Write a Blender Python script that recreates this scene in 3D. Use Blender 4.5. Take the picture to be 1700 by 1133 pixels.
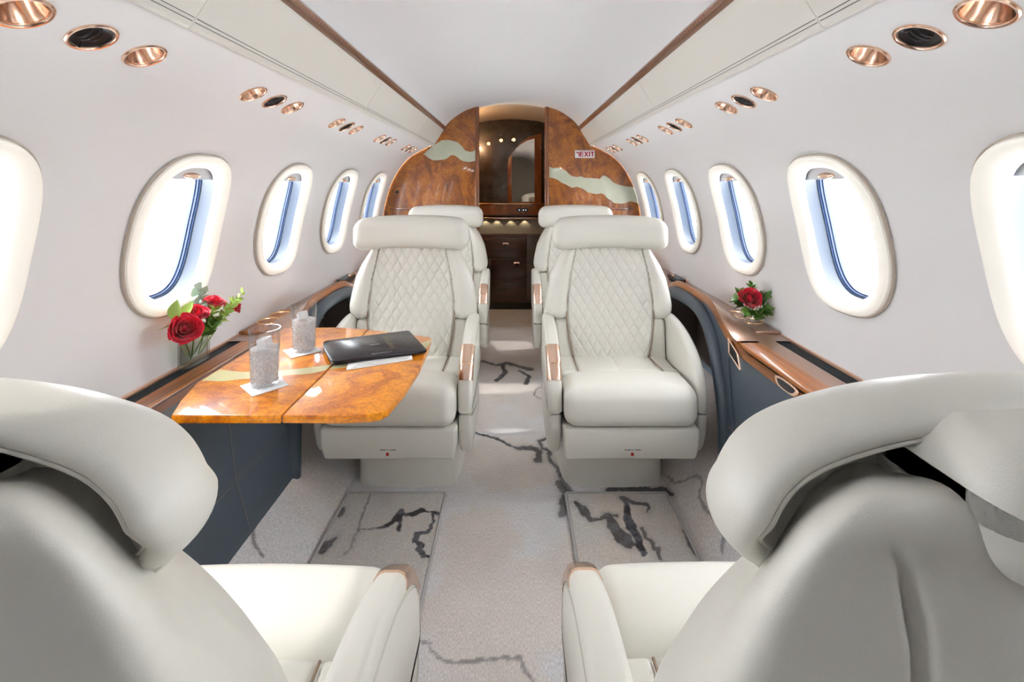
import bpy, bmesh, math, random
import numpy as np
from math import pi, sin, cos, tan, radians, sqrt, atan2
from mathutils import Vector, Matrix
random.seed(7); rng = np.random.default_rng(7)
S = bpy.context.scene
C = S.collection
for o in list(bpy.data.objects): bpy.data.objects.remove(o)

# ---------------------------------------------------------------- camera, world, sun, exposure
CX, CZ, F = 0.015, 1.18, 755.6
cam = bpy.data.objects.new('camera', bpy.data.cameras.new('camera')); C.objects.link(cam)
cam.location = (CX, 0, CZ); cam.rotation_euler = (pi/2, 0, 0)
cam.data.sensor_width = 36; cam.data.lens = 36*F/1700
cam.data.shift_x = -3/1700; cam.data.shift_y = -(566.5-308)/1700
cam.data.clip_start = 0.02
S.camera = cam
W = bpy.data.worlds.new('world'); S.world = W; W.use_nodes = True
W.node_tree.nodes['Background'].inputs[0].default_value = (0.93, 0.96, 1.0, 1)
W.node_tree.nodes['Background'].inputs[1].default_value = 17.0
sl = bpy.data.lights.new('sun', 'SUN'); sl.energy = 1.8; sl.angle = radians(1.2); sl.color = (1, .96, .9)
sun = bpy.data.objects.new('sun', sl); C.objects.link(sun)
d = Vector((1.0, 0.06, -1.05)); sun.rotation_euler = d.to_track_quat('-Z', 'Y').to_euler()
S.view_settings.view_transform = 'Standard'; S.view_settings.look = 'None'
S.view_settings.gamma = 1; S.view_settings.use_curve_mapping = False
S.view_settings.exposure = 0.14
def area(name, loc, size, sy, energy, rot, col=(1, .97, .93)):
    l = bpy.data.lights.new(name, 'AREA'); l.shape = 'RECTANGLE'; l.size = size; l.size_y = sy; l.energy = energy; l.color = col
    o = bpy.data.objects.new(name, l); C.objects.link(o); o.location = loc; o.rotation_euler = rot
    return o
# unseen warm point light, placed behind the left partition to light the vestibule
vl_ = bpy.data.lights.new('vestibule_light', 'POINT'); vl_.energy = 7; vl_.color = (1, .72, .42); vl_.shadow_soft_size = .02
vo_ = bpy.data.objects.new('vestibule_light', vl_); C.objects.link(vo_); vo_.location = (-.44, 3.76, 1.62)

# ---------------------------------------------------------------- materials
def mat(name, col, rough=.5, metal=0, coat=0, coat_r=.03, spec=.5, bump=None, emit=None, sheen=0, var=None):
    m = bpy.data.materials.new(name); m.use_nodes = True; nt = m.node_tree; b = nt.nodes['Principled BSDF']
    b.inputs['Base Color'].default_value = (*col, 1); b.inputs['Roughness'].default_value = rough
    b.inputs['Metallic'].default_value = metal; b.inputs['Coat Weight'].default_value = coat
    b.inputs['Coat Roughness'].default_value = coat_r; b.inputs['Specular IOR Level'].default_value = spec
    b.inputs['Sheen Weight'].default_value = sheen
    tc = nt.nodes.new('ShaderNodeTexCoord')
    if var:
        sc, amt = var
        n = nt.nodes.new('ShaderNodeTexNoise'); n.inputs['Scale'].default_value = sc; n.inputs['Detail'].default_value = 5
        nt.links.new(tc.outputs['Object'], n.inputs['Vector'])
        r = nt.nodes.new('ShaderNodeValToRGB'); nt.links.new(n.outputs['Fac'], r.inputs[0])
        r.color_ramp.elements[0].position = .3; r.color_ramp.elements[1].position = .7
        r.color_ramp.elements[0].color = (*[c*(1-amt) for c in col], 1); r.color_ramp.elements[1].color = (*[min(1, c*(1+amt)) for c in col], 1)
        nt.links.new(r.outputs[0], b.inputs['Base Color'])
    if bump:
        sc, st, kind = bump
        if kind == 'v':
            n = nt.nodes.new('ShaderNodeTexVoronoi'); n.inputs['Scale'].default_value = sc; out = n.outputs['Distance']
        else:
            n = nt.nodes.new('ShaderNodeTexNoise'); n.inputs['Scale'].default_value = sc; n.inputs['Detail'].default_value = 4; out = n.outputs['Fac']
        nt.links.new(tc.outputs['Object'], n.inputs['Vector'])
        bp = nt.nodes.new('ShaderNodeBump'); bp.inputs['Strength'].default_value = st; bp.inputs['Distance'].default_value = .002
        nt.links.new(out, bp.inputs['Height']); nt.links.new(bp.outputs[0], b.inputs['Normal'])
    if emit:
        b.inputs['Emission Color'].default_value = (*emit[0], 1); b.inputs['Emission Strength'].default_value = emit[1]
    return m
def wood(name, stops, scale=(6, 6, 6), dist=2.5, coat=1, rough=.35, detail=8, nscale=1.0, burl=True):
    m = mat(name, stops[0][1], rough, coat=coat, coat_r=.02); nt = m.node_tree; b = nt.nodes['Principled BSDF']
    tc = nt.nodes.new('ShaderNodeTexCoord'); mp = nt.nodes.new('ShaderNodeMapping'); mp.inputs['Scale'].default_value = scale
    nt.links.new(tc.outputs['Object'], mp.inputs[0])
    n = nt.nodes.new('ShaderNodeTexNoise'); n.inputs['Scale'].default_value = nscale; n.inputs['Detail'].default_value = detail
    n.inputs['Distortion'].default_value = dist; n.inputs['Roughness'].default_value = .62
    nt.links.new(mp.outputs[0], n.inputs['Vector'])
    r = nt.nodes.new('ShaderNodeValToRGB'); nt.links.new(n.outputs['Fac'], r.inputs[0])
    el = r.color_ramp.elements
    el[0].position, el[0].color = stops[0][0], (*stops[0][1], 1); el[1].position, el[1].color = stops[-1][0], (*stops[-1][1], 1)
    for p, c in stops[1:-1]:
        e = el.new(p); e.color = (*c, 1)
    col = r.outputs[0]
    if burl:   # fine curly figure on top
        v = nt.nodes.new('ShaderNodeTexNoise'); v.inputs['Scale'].default_value = nscale*7; v.inputs['Detail'].default_value = 4; v.inputs['Distortion'].default_value = 3
        nt.links.new(mp.outputs[0], v.inputs['Vector'])
        rr = nt.nodes.new('ShaderNodeValToRGB'); rr.color_ramp.elements[0].position = .38; rr.color_ramp.elements[1].position = .55
        rr.color_ramp.elements[0].color = (.66, .55, .46, 1); rr.color_ramp.elements[1].color = (1, 1, 1, 1)
        nt.links.new(v.outputs['Fac'], rr.inputs[0])
        mx = nt.nodes.new('ShaderNodeMix'); mx.data_type = 'RGBA'; mx.blend_type = 'MULTIPLY'; mx.inputs[0].default_value = .8
        nt.links.new(col, mx.inputs[6]); nt.links.new(rr.outputs[0], mx.inputs[7]); col = mx.outputs[2]
    nt.links.new(col, b.inputs['Base Color'])
    return m
def pane_mat(name, tint=(1, 1, 1), ior=1.08):
    m = bpy.data.materials.new(name); m.use_nodes = True; nt = m.node_tree; nt.nodes.clear()
    out = nt.nodes.new('ShaderNodeOutputMaterial'); mx = nt.nodes.new('ShaderNodeMixShader'); t = nt.nodes.new('ShaderNodeBsdfTransparent')
    g = nt.nodes.new('ShaderNodeBsdfGlossy'); g.inputs['Roughness'].default_value = .02; lw = nt.nodes.new('ShaderNodeLayerWeight'); lw.inputs[0].default_value = .5; pw = nt.nodes.new('ShaderNodeMath'); pw.operation = 'POWER'; pw.inputs[1].default_value = 3.2
    nt.links.new(lw.outputs['Facing'], pw.inputs[0]); fr = nt.nodes.new('ShaderNodeMath'); fr.operation = 'MULTIPLY_ADD'; fr.inputs[1].default_value = min(1.6*(ior-1), .85); fr.inputs[2].default_value = .08*(ior-1); nt.links.new(pw.outputs[0], fr.inputs[0])
    t.inputs[0].default_value = (*tint, 1)
    nt.links.new(fr.outputs[0], mx.inputs[0]); nt.links.new(t.outputs[0], mx.inputs[1]); nt.links.new(g.outputs[0], mx.inputs[2]); nt.links.new(mx.outputs[0], out.inputs[0])
    return m
def glass_mat(name, ior=1.45, col=(1, 1, 1), rough=0, bump=None):
    m = mat(name, col, rough, bump=bump); b = m.node_tree.nodes['Principled BSDF']
    b.inputs['Transmission Weight'].default_value = 1; b.inputs['IOR'].default_value = ior
    return m
M = {}
M['leather'] = mat('cream_leather', (.72, .70, .635), .40, bump=(800, .07, 'v'), spec=.42)
M['leather_wall'] = mat('valance_leather', (.74, .72, .665), .5, bump=(300, .05, 'v'))
M['wall'] = mat('wall_fabric', (.795, .792, .80), .75, bump=(260, .06, 'n'))
M['ceil'] = mat('ceiling_fabric', (.765, .765, .78), .8, bump=(260, .05, 'n'))
M['bezel'] = mat('bezel_cream', (.96, .94, .88), .4)
nt = M['bezel'].node_tree; mx_ = nt.nodes.new('ShaderNodeMixShader'); tr_ = nt.nodes.new('ShaderNodeBsdfTranslucent'); tr_.inputs[0].default_value = (1, .93, .8, 1); mx_.inputs[0].default_value = .022   # slightly translucent plastic
nt.links.new(nt.nodes['Principled BSDF'].outputs[0], mx_.inputs[1]); nt.links.new(tr_.outputs[0], mx_.inputs[2]); nt.links.new(mx_.outputs[0], nt.nodes['Material Output'].inputs[0])
M['reveal'] = mat('window_reveal', (.05, .066, .095), .35)
M['reveal2'] = mat('window_seal', (.02, .04, .10), .4)
M['shade'] = mat('window_shade', (.62, .63, .66), .5)
M['copper'] = mat('rose_copper', (.86, .61, .47), .2, metal=1)
M['copper_brushed'] = mat('brushed_copper', (.72, .46, .32), .32, metal=1, bump=(500, .1, 'n'))
M['gold'] = mat('gold', (.95, .62, .3), .15, metal=1)
M['bronze'] = mat('bronze_brown', (.30, .17, .115), .28, metal=.55, coat=.6)
M['black'] = mat('black_plastic', (.012, .012, .015), .3)
M['rubber'] = mat('dark_gap', (.02, .018, .016), .7)
M['grille'] = mat('grille_black', (.02, .025, .03), .45)
M['navy'] = mat('slate_leather', (.062, .083, .105), .42, bump=(350, .12, 'v'))
M['stitch'] = mat('stitch_grey', (.16, .155, .15), .7)
M['stitch_w'] = mat('stitch_cream', (.62, .60, .55), .6)
M['stitch_b'] = mat('stitch_beige', (.42, .40, .35), .6)
M['piping'] = mat('piping_brown', (.27, .19, .13), .5)
M['gasket'] = mat('window_gasket', (.50, .44, .37), .6)  # shade tone for the line around the bezels
M['table'] = wood('table_burl', [(.30, (.36, .075, .0)), (.45, (.66, .19, .0)), (.58, (.86, .31, .001)), (.72, (.72, .22, .0))], (4, 5, 4), 2.2, coat=.7, nscale=1.6)
M['wood_o'] = wood('orange_wood', [(.3, (.10, .026, .001)), (.5, (.28, .078, .002)), (.7, (.42, .13, .004))], (40, 1.4, 40), .8, coat=.3, nscale=1.5, burl=False)
M['wood_m'] = wood('brown_wood', [(.3, (.10, .035, .015)), (.5, (.17, .062, .026)), (.7, (.23, .085, .034))], (14, 1.6, 14), 1.0, nscale=1.5, burl=False)
M['burl'] = wood('partition_burl', [(.28, (.11, .028, .004)), (.45, (.27, .078, .009)), (.58, (.46, .155, .016)), (.72, (.33, .10, .012))], (3, 3, 2.2), 2.8, nscale=1.5)
M['wood_d'] = wood('dark_walnut', [(.3, (.022, .007, .004)), (.5, (.05, .016, .008)), (.7, (.08, .026, .011))], (2, 2, 14), 1.0, nscale=1.5, burl=False)
M['wood_r'] = wood('red_gloss_wood', [(.3, (.10, .028, .008)), (.5, (.20, .06, .014)), (.7, (.28, .09, .02))], (14, 2, 2), 1.0, nscale=1.5, burl=False)
M['inlay'] = mat('inlay_green', (.50, .52, .40), .4, coat=1, coat_r=.02, var=(9, .06))
M['inlay_t'] = mat('inlay_cream', (.62, .56, .30), .4, coat=1, coat_r=.02, var=(9, .06))
M['backboard'] = mat('backboard_dark', (.035, .027, .02), .25, coat=.5, var=(14, .35))
M['mirror'] = mat('mirror', (.55, .48, .40), .03, metal=1)
M['beige'] = mat('beige_panel', (.42, .37, .28), .55)
M['beige_l'] = mat('aft_panel', (.36, .33, .29), .5)
M['soffit'] = mat('soffit_tan', (.55, .42, .30), .6)
M['paper'] = mat('white_paper', (.85, .85, .86), .6)
M['folder'] = mat('folder_black', (.014, .010, .013), .22, spec=.35)
M['silver'] = mat('print_silver', (.45, .43, .42), .4)
M['goldprint'] = mat('print_gold', (.30, .24, .12), .4)
M['red'] = mat('marker_red', (.45, .01, .01), .5)
M['signred'] = mat('sign_red', (.42, .01, .05), .5)
M['rose'] = mat('rose_petal', (.66, .012, .04), .38, sheen=.2)
M['leaf'] = mat('leaf_green', (.085, .20, .03), .45, var=(30, .3))
M['leaf_l'] = mat('leaf_light', (.33, .48, .10), .45)
M['euc'] = mat('leaf_eucalyptus', (.36, .45, .36), .5)
M['glass'] = pane_mat('clear_glass', (.97, .975, .98), 1.5)
M['glass_f'] = pane_mat('fluted_glass', (.90, .93, .90), 1.5)
M['ice'] = glass_mat('ice', 1.31, (1, 1, 1), .05, bump=(90, .25, 'n')); M['ice'].node_tree.nodes['Principled BSDF'].inputs['Transmission Weight'].default_value = .45
M['water'] = pane_mat('water', (.97, .98, .98), 1.33)
M['iced'] = glass_mat('iced_water', 1.33, (1, 1, 1), .03, bump=(130, 1.0, 'v')); M['iced'].node_tree.nodes['Bump'].inputs['Distance'].default_value = .006; M['iced'].node_tree.nodes['Principled BSDF'].inputs['Transmission Weight'].default_value = .62
nt = M['iced'].node_tree; mx_ = nt.nodes.new('ShaderNodeMixShader'); tr_ = nt.nodes.new('ShaderNodeBsdfTranslucent'); tr_.inputs[0].default_value = (1, 1, 1, 1); mx_.inputs[0].default_value = .45
nt.links.new(nt.nodes['Principled BSDF'].outputs[0], mx_.inputs[1]); nt.links.new(tr_.outputs[0], mx_.inputs[2]); nt.links.new(mx_.outputs[0], nt.nodes['Material Output'].inputs[0]); nt.links.new(nt.nodes['Bump'].outputs[0], tr_.inputs['Normal'])
M['glint_w'] = mat('glint_warm', (1, .8, .5), .4, emit=((1, .5, .14), 7))  # glow colour of the painted lamp reflections
M['lamp_s'] = mat('lamp_soft', (1, .9, .7), .4, emit=((1, .8, .5), 3))
M['led'] = mat('led_white', (1, 1, 1), .4, emit=((1, 1, 1), 1.5))
M['white'] = mat('white_paint', (.85, .85, .85), .5)
M['pane'] = pane_mat('window_pane')
def carpet_mat(name, rough_scale=900):
    m = mat(name, (.5, .5, .5), .95, sheen=.25); nt = m.node_tree; b = nt.nodes['Principled BSDF']; b.inputs['Specular IOR Level'].default_value = .1
    at = nt.nodes.new('ShaderNodeVertexColor'); at.layer_name = 'Col'
    tc = nt.nodes.new('ShaderNodeTexCoord'); mp = nt.nodes.new('ShaderNodeMapping'); mp.inputs['Scale'].default_value = (1, .35, 1)
    nt.links.new(tc.outputs['Object'], mp.inputs[0])
    n = nt.nodes.new('ShaderNodeTexNoise'); n.inputs['Scale'].default_value = 330; n.inputs['Detail'].default_value = 2
    nt.links.new(mp.outputs[0], n.inputs['Vector'])
    r = nt.nodes.new('ShaderNodeMapRange'); r.inputs['From Min'].default_value = .3; r.inputs['From Max'].default_value = .7; r.inputs['To Min'].default_value = .80; r.inputs['To Max'].default_value = 1.15
    nt.links.new(n.outputs['Fac'], r.inputs['Value'])
    mx = nt.nodes.new('ShaderNodeVectorMath'); mx.operation = 'SCALE'
    nt.links.new(at.outputs['Color'], mx.inputs[0]); nt.links.new(r.outputs[0], mx.inputs['Scale']); nt.links.new(mx.outputs[0], b.inputs['Base Color'])
    bp = nt.nodes.new('ShaderNodeBump'); bp.inputs['Strength'].default_value = .5; bp.inputs['Distance'].default_value = .003
    nt.links.new(n.outputs['Fac'], bp.inputs['Height']); nt.links.new(bp.outputs[0], b.inputs['Normal'])
    return m
M['carpet'] = carpet_mat('carpet_grey')

# ---------------------------------------------------------------- helpers
def link(name, me, m, parent=None, smooth=True, sharp=40):
    if smooth:
        me.polygons.foreach_set('use_smooth', [True]*len(me.polygons))
        if sharp: me.set_sharp_from_angle(angle=radians(sharp))
    o = bpy.data.objects.new(name, me); C.objects.link(o)
    if m is not None: me.materials.append(m)
    if parent: o.parent = parent
    return o
def mesh(name, V, Fc, m, parent=None, smooth=True, sharp=40, fix=True):
    me = bpy.data.meshes.new(name); me.from_pydata([tuple(v) for v in V], [], [tuple(f) for f in Fc]); me.update()
    if fix:
        bm = bmesh.new(); bm.from_mesh(me); bmesh.ops.recalc_face_normals(bm, faces=bm.faces); bm.to_mesh(me); bm.free()
    return link(name, me, m, parent, smooth, sharp)
def tag(o, label=None, cat=None, group=None, kind=None):
    if label: o['label'] = label
    if cat: o['category'] = cat
    if group: o['group'] = group
    if kind: o['kind'] = kind
    return o
def thing(name, label, cat, loc=(0, 0, 0), rz=0, group=None, kind=None):
    o = bpy.data.objects.new(name, None); C.objects.link(o); o.location = loc; o.rotation_euler = (0, 0, rz); o.empty_display_size = .05
    return tag(o, label, cat, group, kind)
def copy_tree(o, parent=None):
    c = o.copy(); C.objects.link(c); c.parent = parent
    for ch in list(o.children): copy_tree(ch, c)
    return c
class MB:
    def __init__(s): s.V = []; s.F = []
    def add(s, V, Fc):
        k = len(s.V); s.V += [tuple(v) for v in V]; s.F += [tuple(i+k for i in f) for f in Fc]; return s
    def build(s, name, m, parent=None, **k): return mesh(name, s.V, s.F, m, parent, **k)
def axis_pts(dd, r, n, k):
    h = dd/2; out = [-h + r - r*tan(a) for a in np.linspace(pi/4, 0, k+1)]
    out += list(np.linspace(-h+r, h-r, n+1))[1:-1]
    out += [h - r + r*tan(a) for a in np.linspace(0, pi/4, k+1)]
    return out
def rbox(size, r=.01, n=(1, 1, 1), center=(0, 0, 0), k=3, deform=None):
    """rounded box, optionally with dense faces and a deform(V)->V on the numpy vertices (local before centring)"""
    r = min(r, min(size)/2*.999)
    ax = [axis_pts(size[i], r, max(n[i], 1), k) for i in range(3)]
    idx = {}; V = []; Fc = []
    def vid(i, j, l):
        key = (i, j, l)
        if key not in idx:
            idx[key] = len(V); V.append((ax[0][i], ax[1][j], ax[2][l]))
        return idx[key]
    L = [len(a)-1 for a in ax]
    for a in range(3):
        b, c = [(1, 2), (0, 2), (0, 1)][a]
        for side in (0, L[a]):
            for i in range(L[b]):
                for j in range(L[c]):
                    q = []
                    for (u, v) in ((i, j), (i+1, j), (i+1, j+1), (i, j+1)):
                        t = [0, 0, 0]; t[a] = side; t[b] = u; t[c] = v; q.append(vid(*t))
                    if (side == 0) ^ (a == 1): q = q[::-1]
                    Fc.append(q)
    P = np.array(V); hs = np.array(size)/2 - r
    inner = np.clip(P, -hs, hs); dv = P - inner; ln = np.linalg.norm(dv, axis=1, keepdims=True); ln[ln == 0] = 1
    P = inner + dv/ln*r
    if deform is not None: P = deform(P)
    P = P + np.array(center)
    return P.tolist(), Fc
def box(x0, x1, y0, y1, z0, z1, r=.003, k=2):
    return rbox((abs(x1-x0), abs(y1-y0), abs(z1-z0)), r, center=((x0+x1)/2, (y0+y1)/2, (z0+z1)/2), k=k)
def tube(pts, r, n=8, closed=False, flat=1.0):
    pts = [Vector(p) for p in pts]; V = []; Fc = []; N = len(pts); prev = None
    for i, p in enumerate(pts):
        if closed: t = pts[(i+1) % N] - pts[i-1]
        else: t = pts[min(i+1, N-1)] - pts[max(i-1, 0)]
        t.normalize()
        if prev is None:
            up = Vector((0, 0, 1)) if abs(t.z) < .9 else Vector((1, 0, 0)); u = t.cross(up).normalized()
        else: u = (prev - t*prev.dot(t)).normalized()
        prev = u; w = t.cross(u); rr = r[i] if isinstance(r, (list, tuple)) else r
        for j in range(n):
            a = 2*pi*j/n; V.append(p + u*cos(a)*rr + w*sin(a)*rr*flat)
    for i in range(N if closed else N-1):
        for j in range(n):
            a, b = i*n, ((i+1) % N)*n; Fc.append((a+j, a+(j+1) % n, b+(j+1) % n, b+j))
    if not closed:
        Fc.append(tuple(range(n))[::-1]); Fc.append(tuple(range((N-1)*n, N*n)))
    return V, Fc
def lathe(prof, n=32, center=(0, 0, 0), ax=None, closed=False):
    V = []; Fc = []
    for (r, z) in prof:
        for j in range(n):
            a = 2*pi*j/n; V.append(Vector((r*cos(a), r*sin(a), z)))
    K = len(prof)
    for i in range(K if closed else K-1):
        for j in range(n):
            a, b = i*n, ((i+1) % K)*n; Fc.append((a+j, a+(j+1) % n, b+(j+1) % n, b+j))
    if not closed:
        if prof[0][0] > 1e-5: pass
    if ax is not None:
        R = Vector((0, 0, 1)).rotation_difference(Vector(ax)).to_matrix(); V = [R @ v for v in V]
    V = [v + Vector(center) for v in V]
    return V, Fc
def prism(poly, lo, hi, axis=1, r=0.0, k=3):
    """polygon (a,b) extruded along axis between lo and hi; edges rounded by r"""
    P = np.array(poly, float); n = len(P)
    A = sum(P[i][0]*P[(i+1) % n][1] - P[(i+1) % n][0]*P[i][1] for i in range(n))
    sg = 1 if A > 0 else -1
    nr = []
    for i in range(n):
        e1 = P[i]-P[i-1]; e2 = P[(i+1) % n]-P[i]
        n1 = np.array((e1[1], -e1[0]))*sg/(np.linalg.norm(e1)+1e-9); n2 = np.array((e2[1], -e2[0]))*sg/(np.linalg.norm(e2)+1e-9)
        m_ = n1+n2; m_ /= (np.linalg.norm(m_)+1e-9); nr.append(m_/max(.5, m_.dot(n1)))
    nr = np.array(nr)
    layers = []
    if r > 0:
        for a in np.linspace(0, pi/2, k+1): layers.append((lo + r*(1-sin(a)), r*(1-cos(a))))
        layers = [(lo + r*(1-sin(a)), r*(1-cos(a))) for a in np.linspace(pi/2, 0, k+1)]
        layers = [(lo + r*(1-cos(a)), r*(1-sin(a))) for a in np.linspace(0, pi/2, k+1)]
        layers += [(hi - (l-lo), ins) for (l, ins) in layers[::-1]]
    else: layers = [(lo, 0), (hi, 0)]
    V = []; Fc = []
    for (t, ins) in layers:
        Q = P - nr*ins
        for q in Q:
            v = [0, 0, 0]; o = [i for i in range(3) if i != axis]; v[o[0]] = q[0]; v[o[1]] = q[1]; v[axis] = t; V.append(v)
    for i in range(len(layers)-1):
        for j in range(n): Fc.append((i*n+j, i*n+(j+1) % n, (i+1)*n+(j+1) % n, (i+1)*n+j))
    Fc.append(tuple(range(n))[::-1]); Fc.append(tuple(range((len(layers)-1)*n, len(layers)*n)))
    return V, Fc
def smooth_closed(pts, it=2):
    for _ in range(it):
        q = []
        for i in range(len(pts)):
            a, b = pts[i], pts[(i+1) % len(pts)]
            q += [tuple(.75*a[k]+.25*b[k] for k in range(len(a))), tuple(.25*a[k]+.75*b[k] for k in range(len(a)))]
        pts = q
    return pts
def smooth_open(pts, it=2):
    for _ in range(it):
        q = [pts[0]]
        for i in range(len(pts)-1):
            a, b = pts[i], pts[i+1]
            q += [tuple(.75*a[k]+.25*b[k] for k in range(len(a))), tuple(.25*a[k]+.75*b[k] for k in range(len(a)))]
        q.append(pts[-1]); pts = q
    return pts
def interp(x, xs, ys): return np.interp(x, xs, ys)
def sstep(a, b, x): t = np.clip((x-a)/(b-a), 0, 1); return t*t*(3-2*t)
def ray(px, py): return np.array([(px-853)/F, 1.0, -(py-308)/F])   # measured direction of a photo point, to find where it lies on a known plane
def on_h(px, py, h): r_ = ray(px, py); t = (h-CZ)/r_[2]; return (CX+r_[0]*t, t)
def on_y(px, py, y): r_ = ray(px, py); return (CX+r_[0]*y, CZ+r_[2]*y)

# ---------------------------------------------------------------- cabin shell
Y0, Y1, YB = -1.90, 3.63, 3.63
sec = [(.640, 1.502), (.745, 1.447), (.822, 1.402), (.909, 1.302), (.972, 1.175), (1.008, 1.05), (1.030, .92), (1.030, .78), (1.004, .63), (.96, .50)]
secs = np.array(smooth_open(sec, 3)); dl = np.r_[0, np.cumsum(np.linalg.norm(np.diff(secs, axis=0), axis=1))]; TL = dl[-1]
def Spt(s, t, y, n=0.0):
    x = np.interp(t, dl, secs[:, 0]); z = np.interp(t, dl, secs[:, 1])
    e = .02; tx = np.interp(min(t+e, TL), dl, secs[:, 0])-np.interp(max(t-e, 0), dl, secs[:, 0]); tz = np.interp(min(t+e, TL), dl, secs[:, 1])-np.interp(max(t-e, 0), dl, secs[:, 1])
    L = math.hypot(tx, tz); nx, nz = tz/L, -tx/L      # points into the cabin
    return (s*(x+nx*n), y, z+nz*n)
def t_at_z(z): return float(np.interp(-z, -secs[:, 1], dl))
TW = t_at_z(1.038); TLT = t_at_z(1.447)
P = .623; WC = [.772 + P*k for k in range(-1, 5)]; WA, WBH = .189, .250; IA, IB = .136, .205
LC = [.819 + P*k for k in range(-3, 5)]; LS = .117; LR = .034
def sup(a, b, th, e=2.7):
    c, s_ = cos(th), sin(th)
    return (a*math.copysign(abs(c)**(2/e), c), b*math.copysign(abs(s_)**(2/e), s_))
def cell(mb, s, yc, tc, hy, ht, a, b, e, rings=7, ny=12, nt=14, dish=0.0):
    per = []
    for i in range(ny): per.append((-hy+2*hy*i/ny, -ht))
    for i in range(nt): per.append((hy, -ht+2*ht*i/nt))
    for i in range(ny): per.append((hy-2*hy*i/ny, ht))
    for i in range(nt): per.append((-hy, ht-2*ht*i/nt))
    n = len(per); V = []
    for k in range(rings+1):
        f = (k/rings)**1.4
        for (u, v) in per:
            th = atan2(v/b, u/a)
            # superellipse point in the same direction
            cc, ss = cos(th), sin(th); rr = (abs(cc)**e+abs(ss)**e)**(-1/e); hu, hv = a*cc*rr, b*ss*rr
            pu, pv = hu+(u-hu)*f, hv+(v-hv)*f
            dn = -dish*(1-sstep(0, .55, f)) if dish else 0
            V.append(Spt(s, tc+pv, yc+pu, dn))
    Fc = [(k*n+i, k*n+(i+1) % n, (k+1)*n+(i+1) % n, (k+1)*n+i) for k in range(rings) for i in range(n)]
    mb.add(V, Fc)
def strip(mb, s, t0, t1, y0, y1, nt):
    V = []; 
    for i in range(nt+1):
        t = t0+(t1-t0)*i/nt; V += [Spt(s, t, y0), Spt(s, t, y1)]
    mb.add(V, [(2*i, 2*i+1, 2*i+3, 2*i+2) for i in range(nt)])
HT = .290; HL = .048
for s, nm in ((-1, 'left'), (1, 'right')):
    mb = MB()
    strip(mb, s, 0, TLT-HL, Y0, Y1, 3); strip(mb, s, TLT+HL, TW-HT, Y0, Y1, 8); strip(mb, s, TW+HT, TL, Y0, Y1, 8)
    y = Y0
    for yc in WC:
        if yc-P/2 > y+1e-6: strip(mb, s, TW-HT, TW+HT, y, yc-P/2, 14)
        if yc+P/2 < Y1+.1: cell(mb, s, yc, TW, P/2, HT, WA-.004, WBH-.004, 2.7, dish=.008); y = yc+P/2
    strip(mb, s, TW-HT, TW+HT, y, Y1, 14)
    y = Y0
    for lc in LC:
        for k in (-1, 0, 1):
            yc = lc+k*LS
            if yc+LS/2 > Y1: continue
            if yc-LS/2 > y+1e-6: strip(mb, s, TLT-HL, TLT+HL, y, yc-LS/2, 8)
            cell(mb, s, yc, TLT, LS/2, HL, LR-.001, LR-.001, 2, rings=3, ny=8, nt=8); y = yc+LS/2
    strip(mb, s, TLT-HL, TLT+HL, y, Y1, 8)
    tag(mb.build('wall_'+nm, M['wall'], fix=False, sharp=None), kind='structure')
    # outer skin behind the lining (keeps daylight out except through the windows)
    cnt = 0
for s, nm in ((-1, 'left'), (1, 'right')):
    low_ = [(1.02, .66), (1.01, .50), (.985, .35), (.93, .2), (.84, .10), (.80, .02)]
    V = [(s*x, y, z) for y in (Y0, 3.66) for x, z in low_]; n = len(low_)
    tag(mesh('baseboard_'+nm, V, [(i, i+1, n+i+1, n+i) for i in range(n-1)], M['navy'], fix=False), kind='structure')
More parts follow.
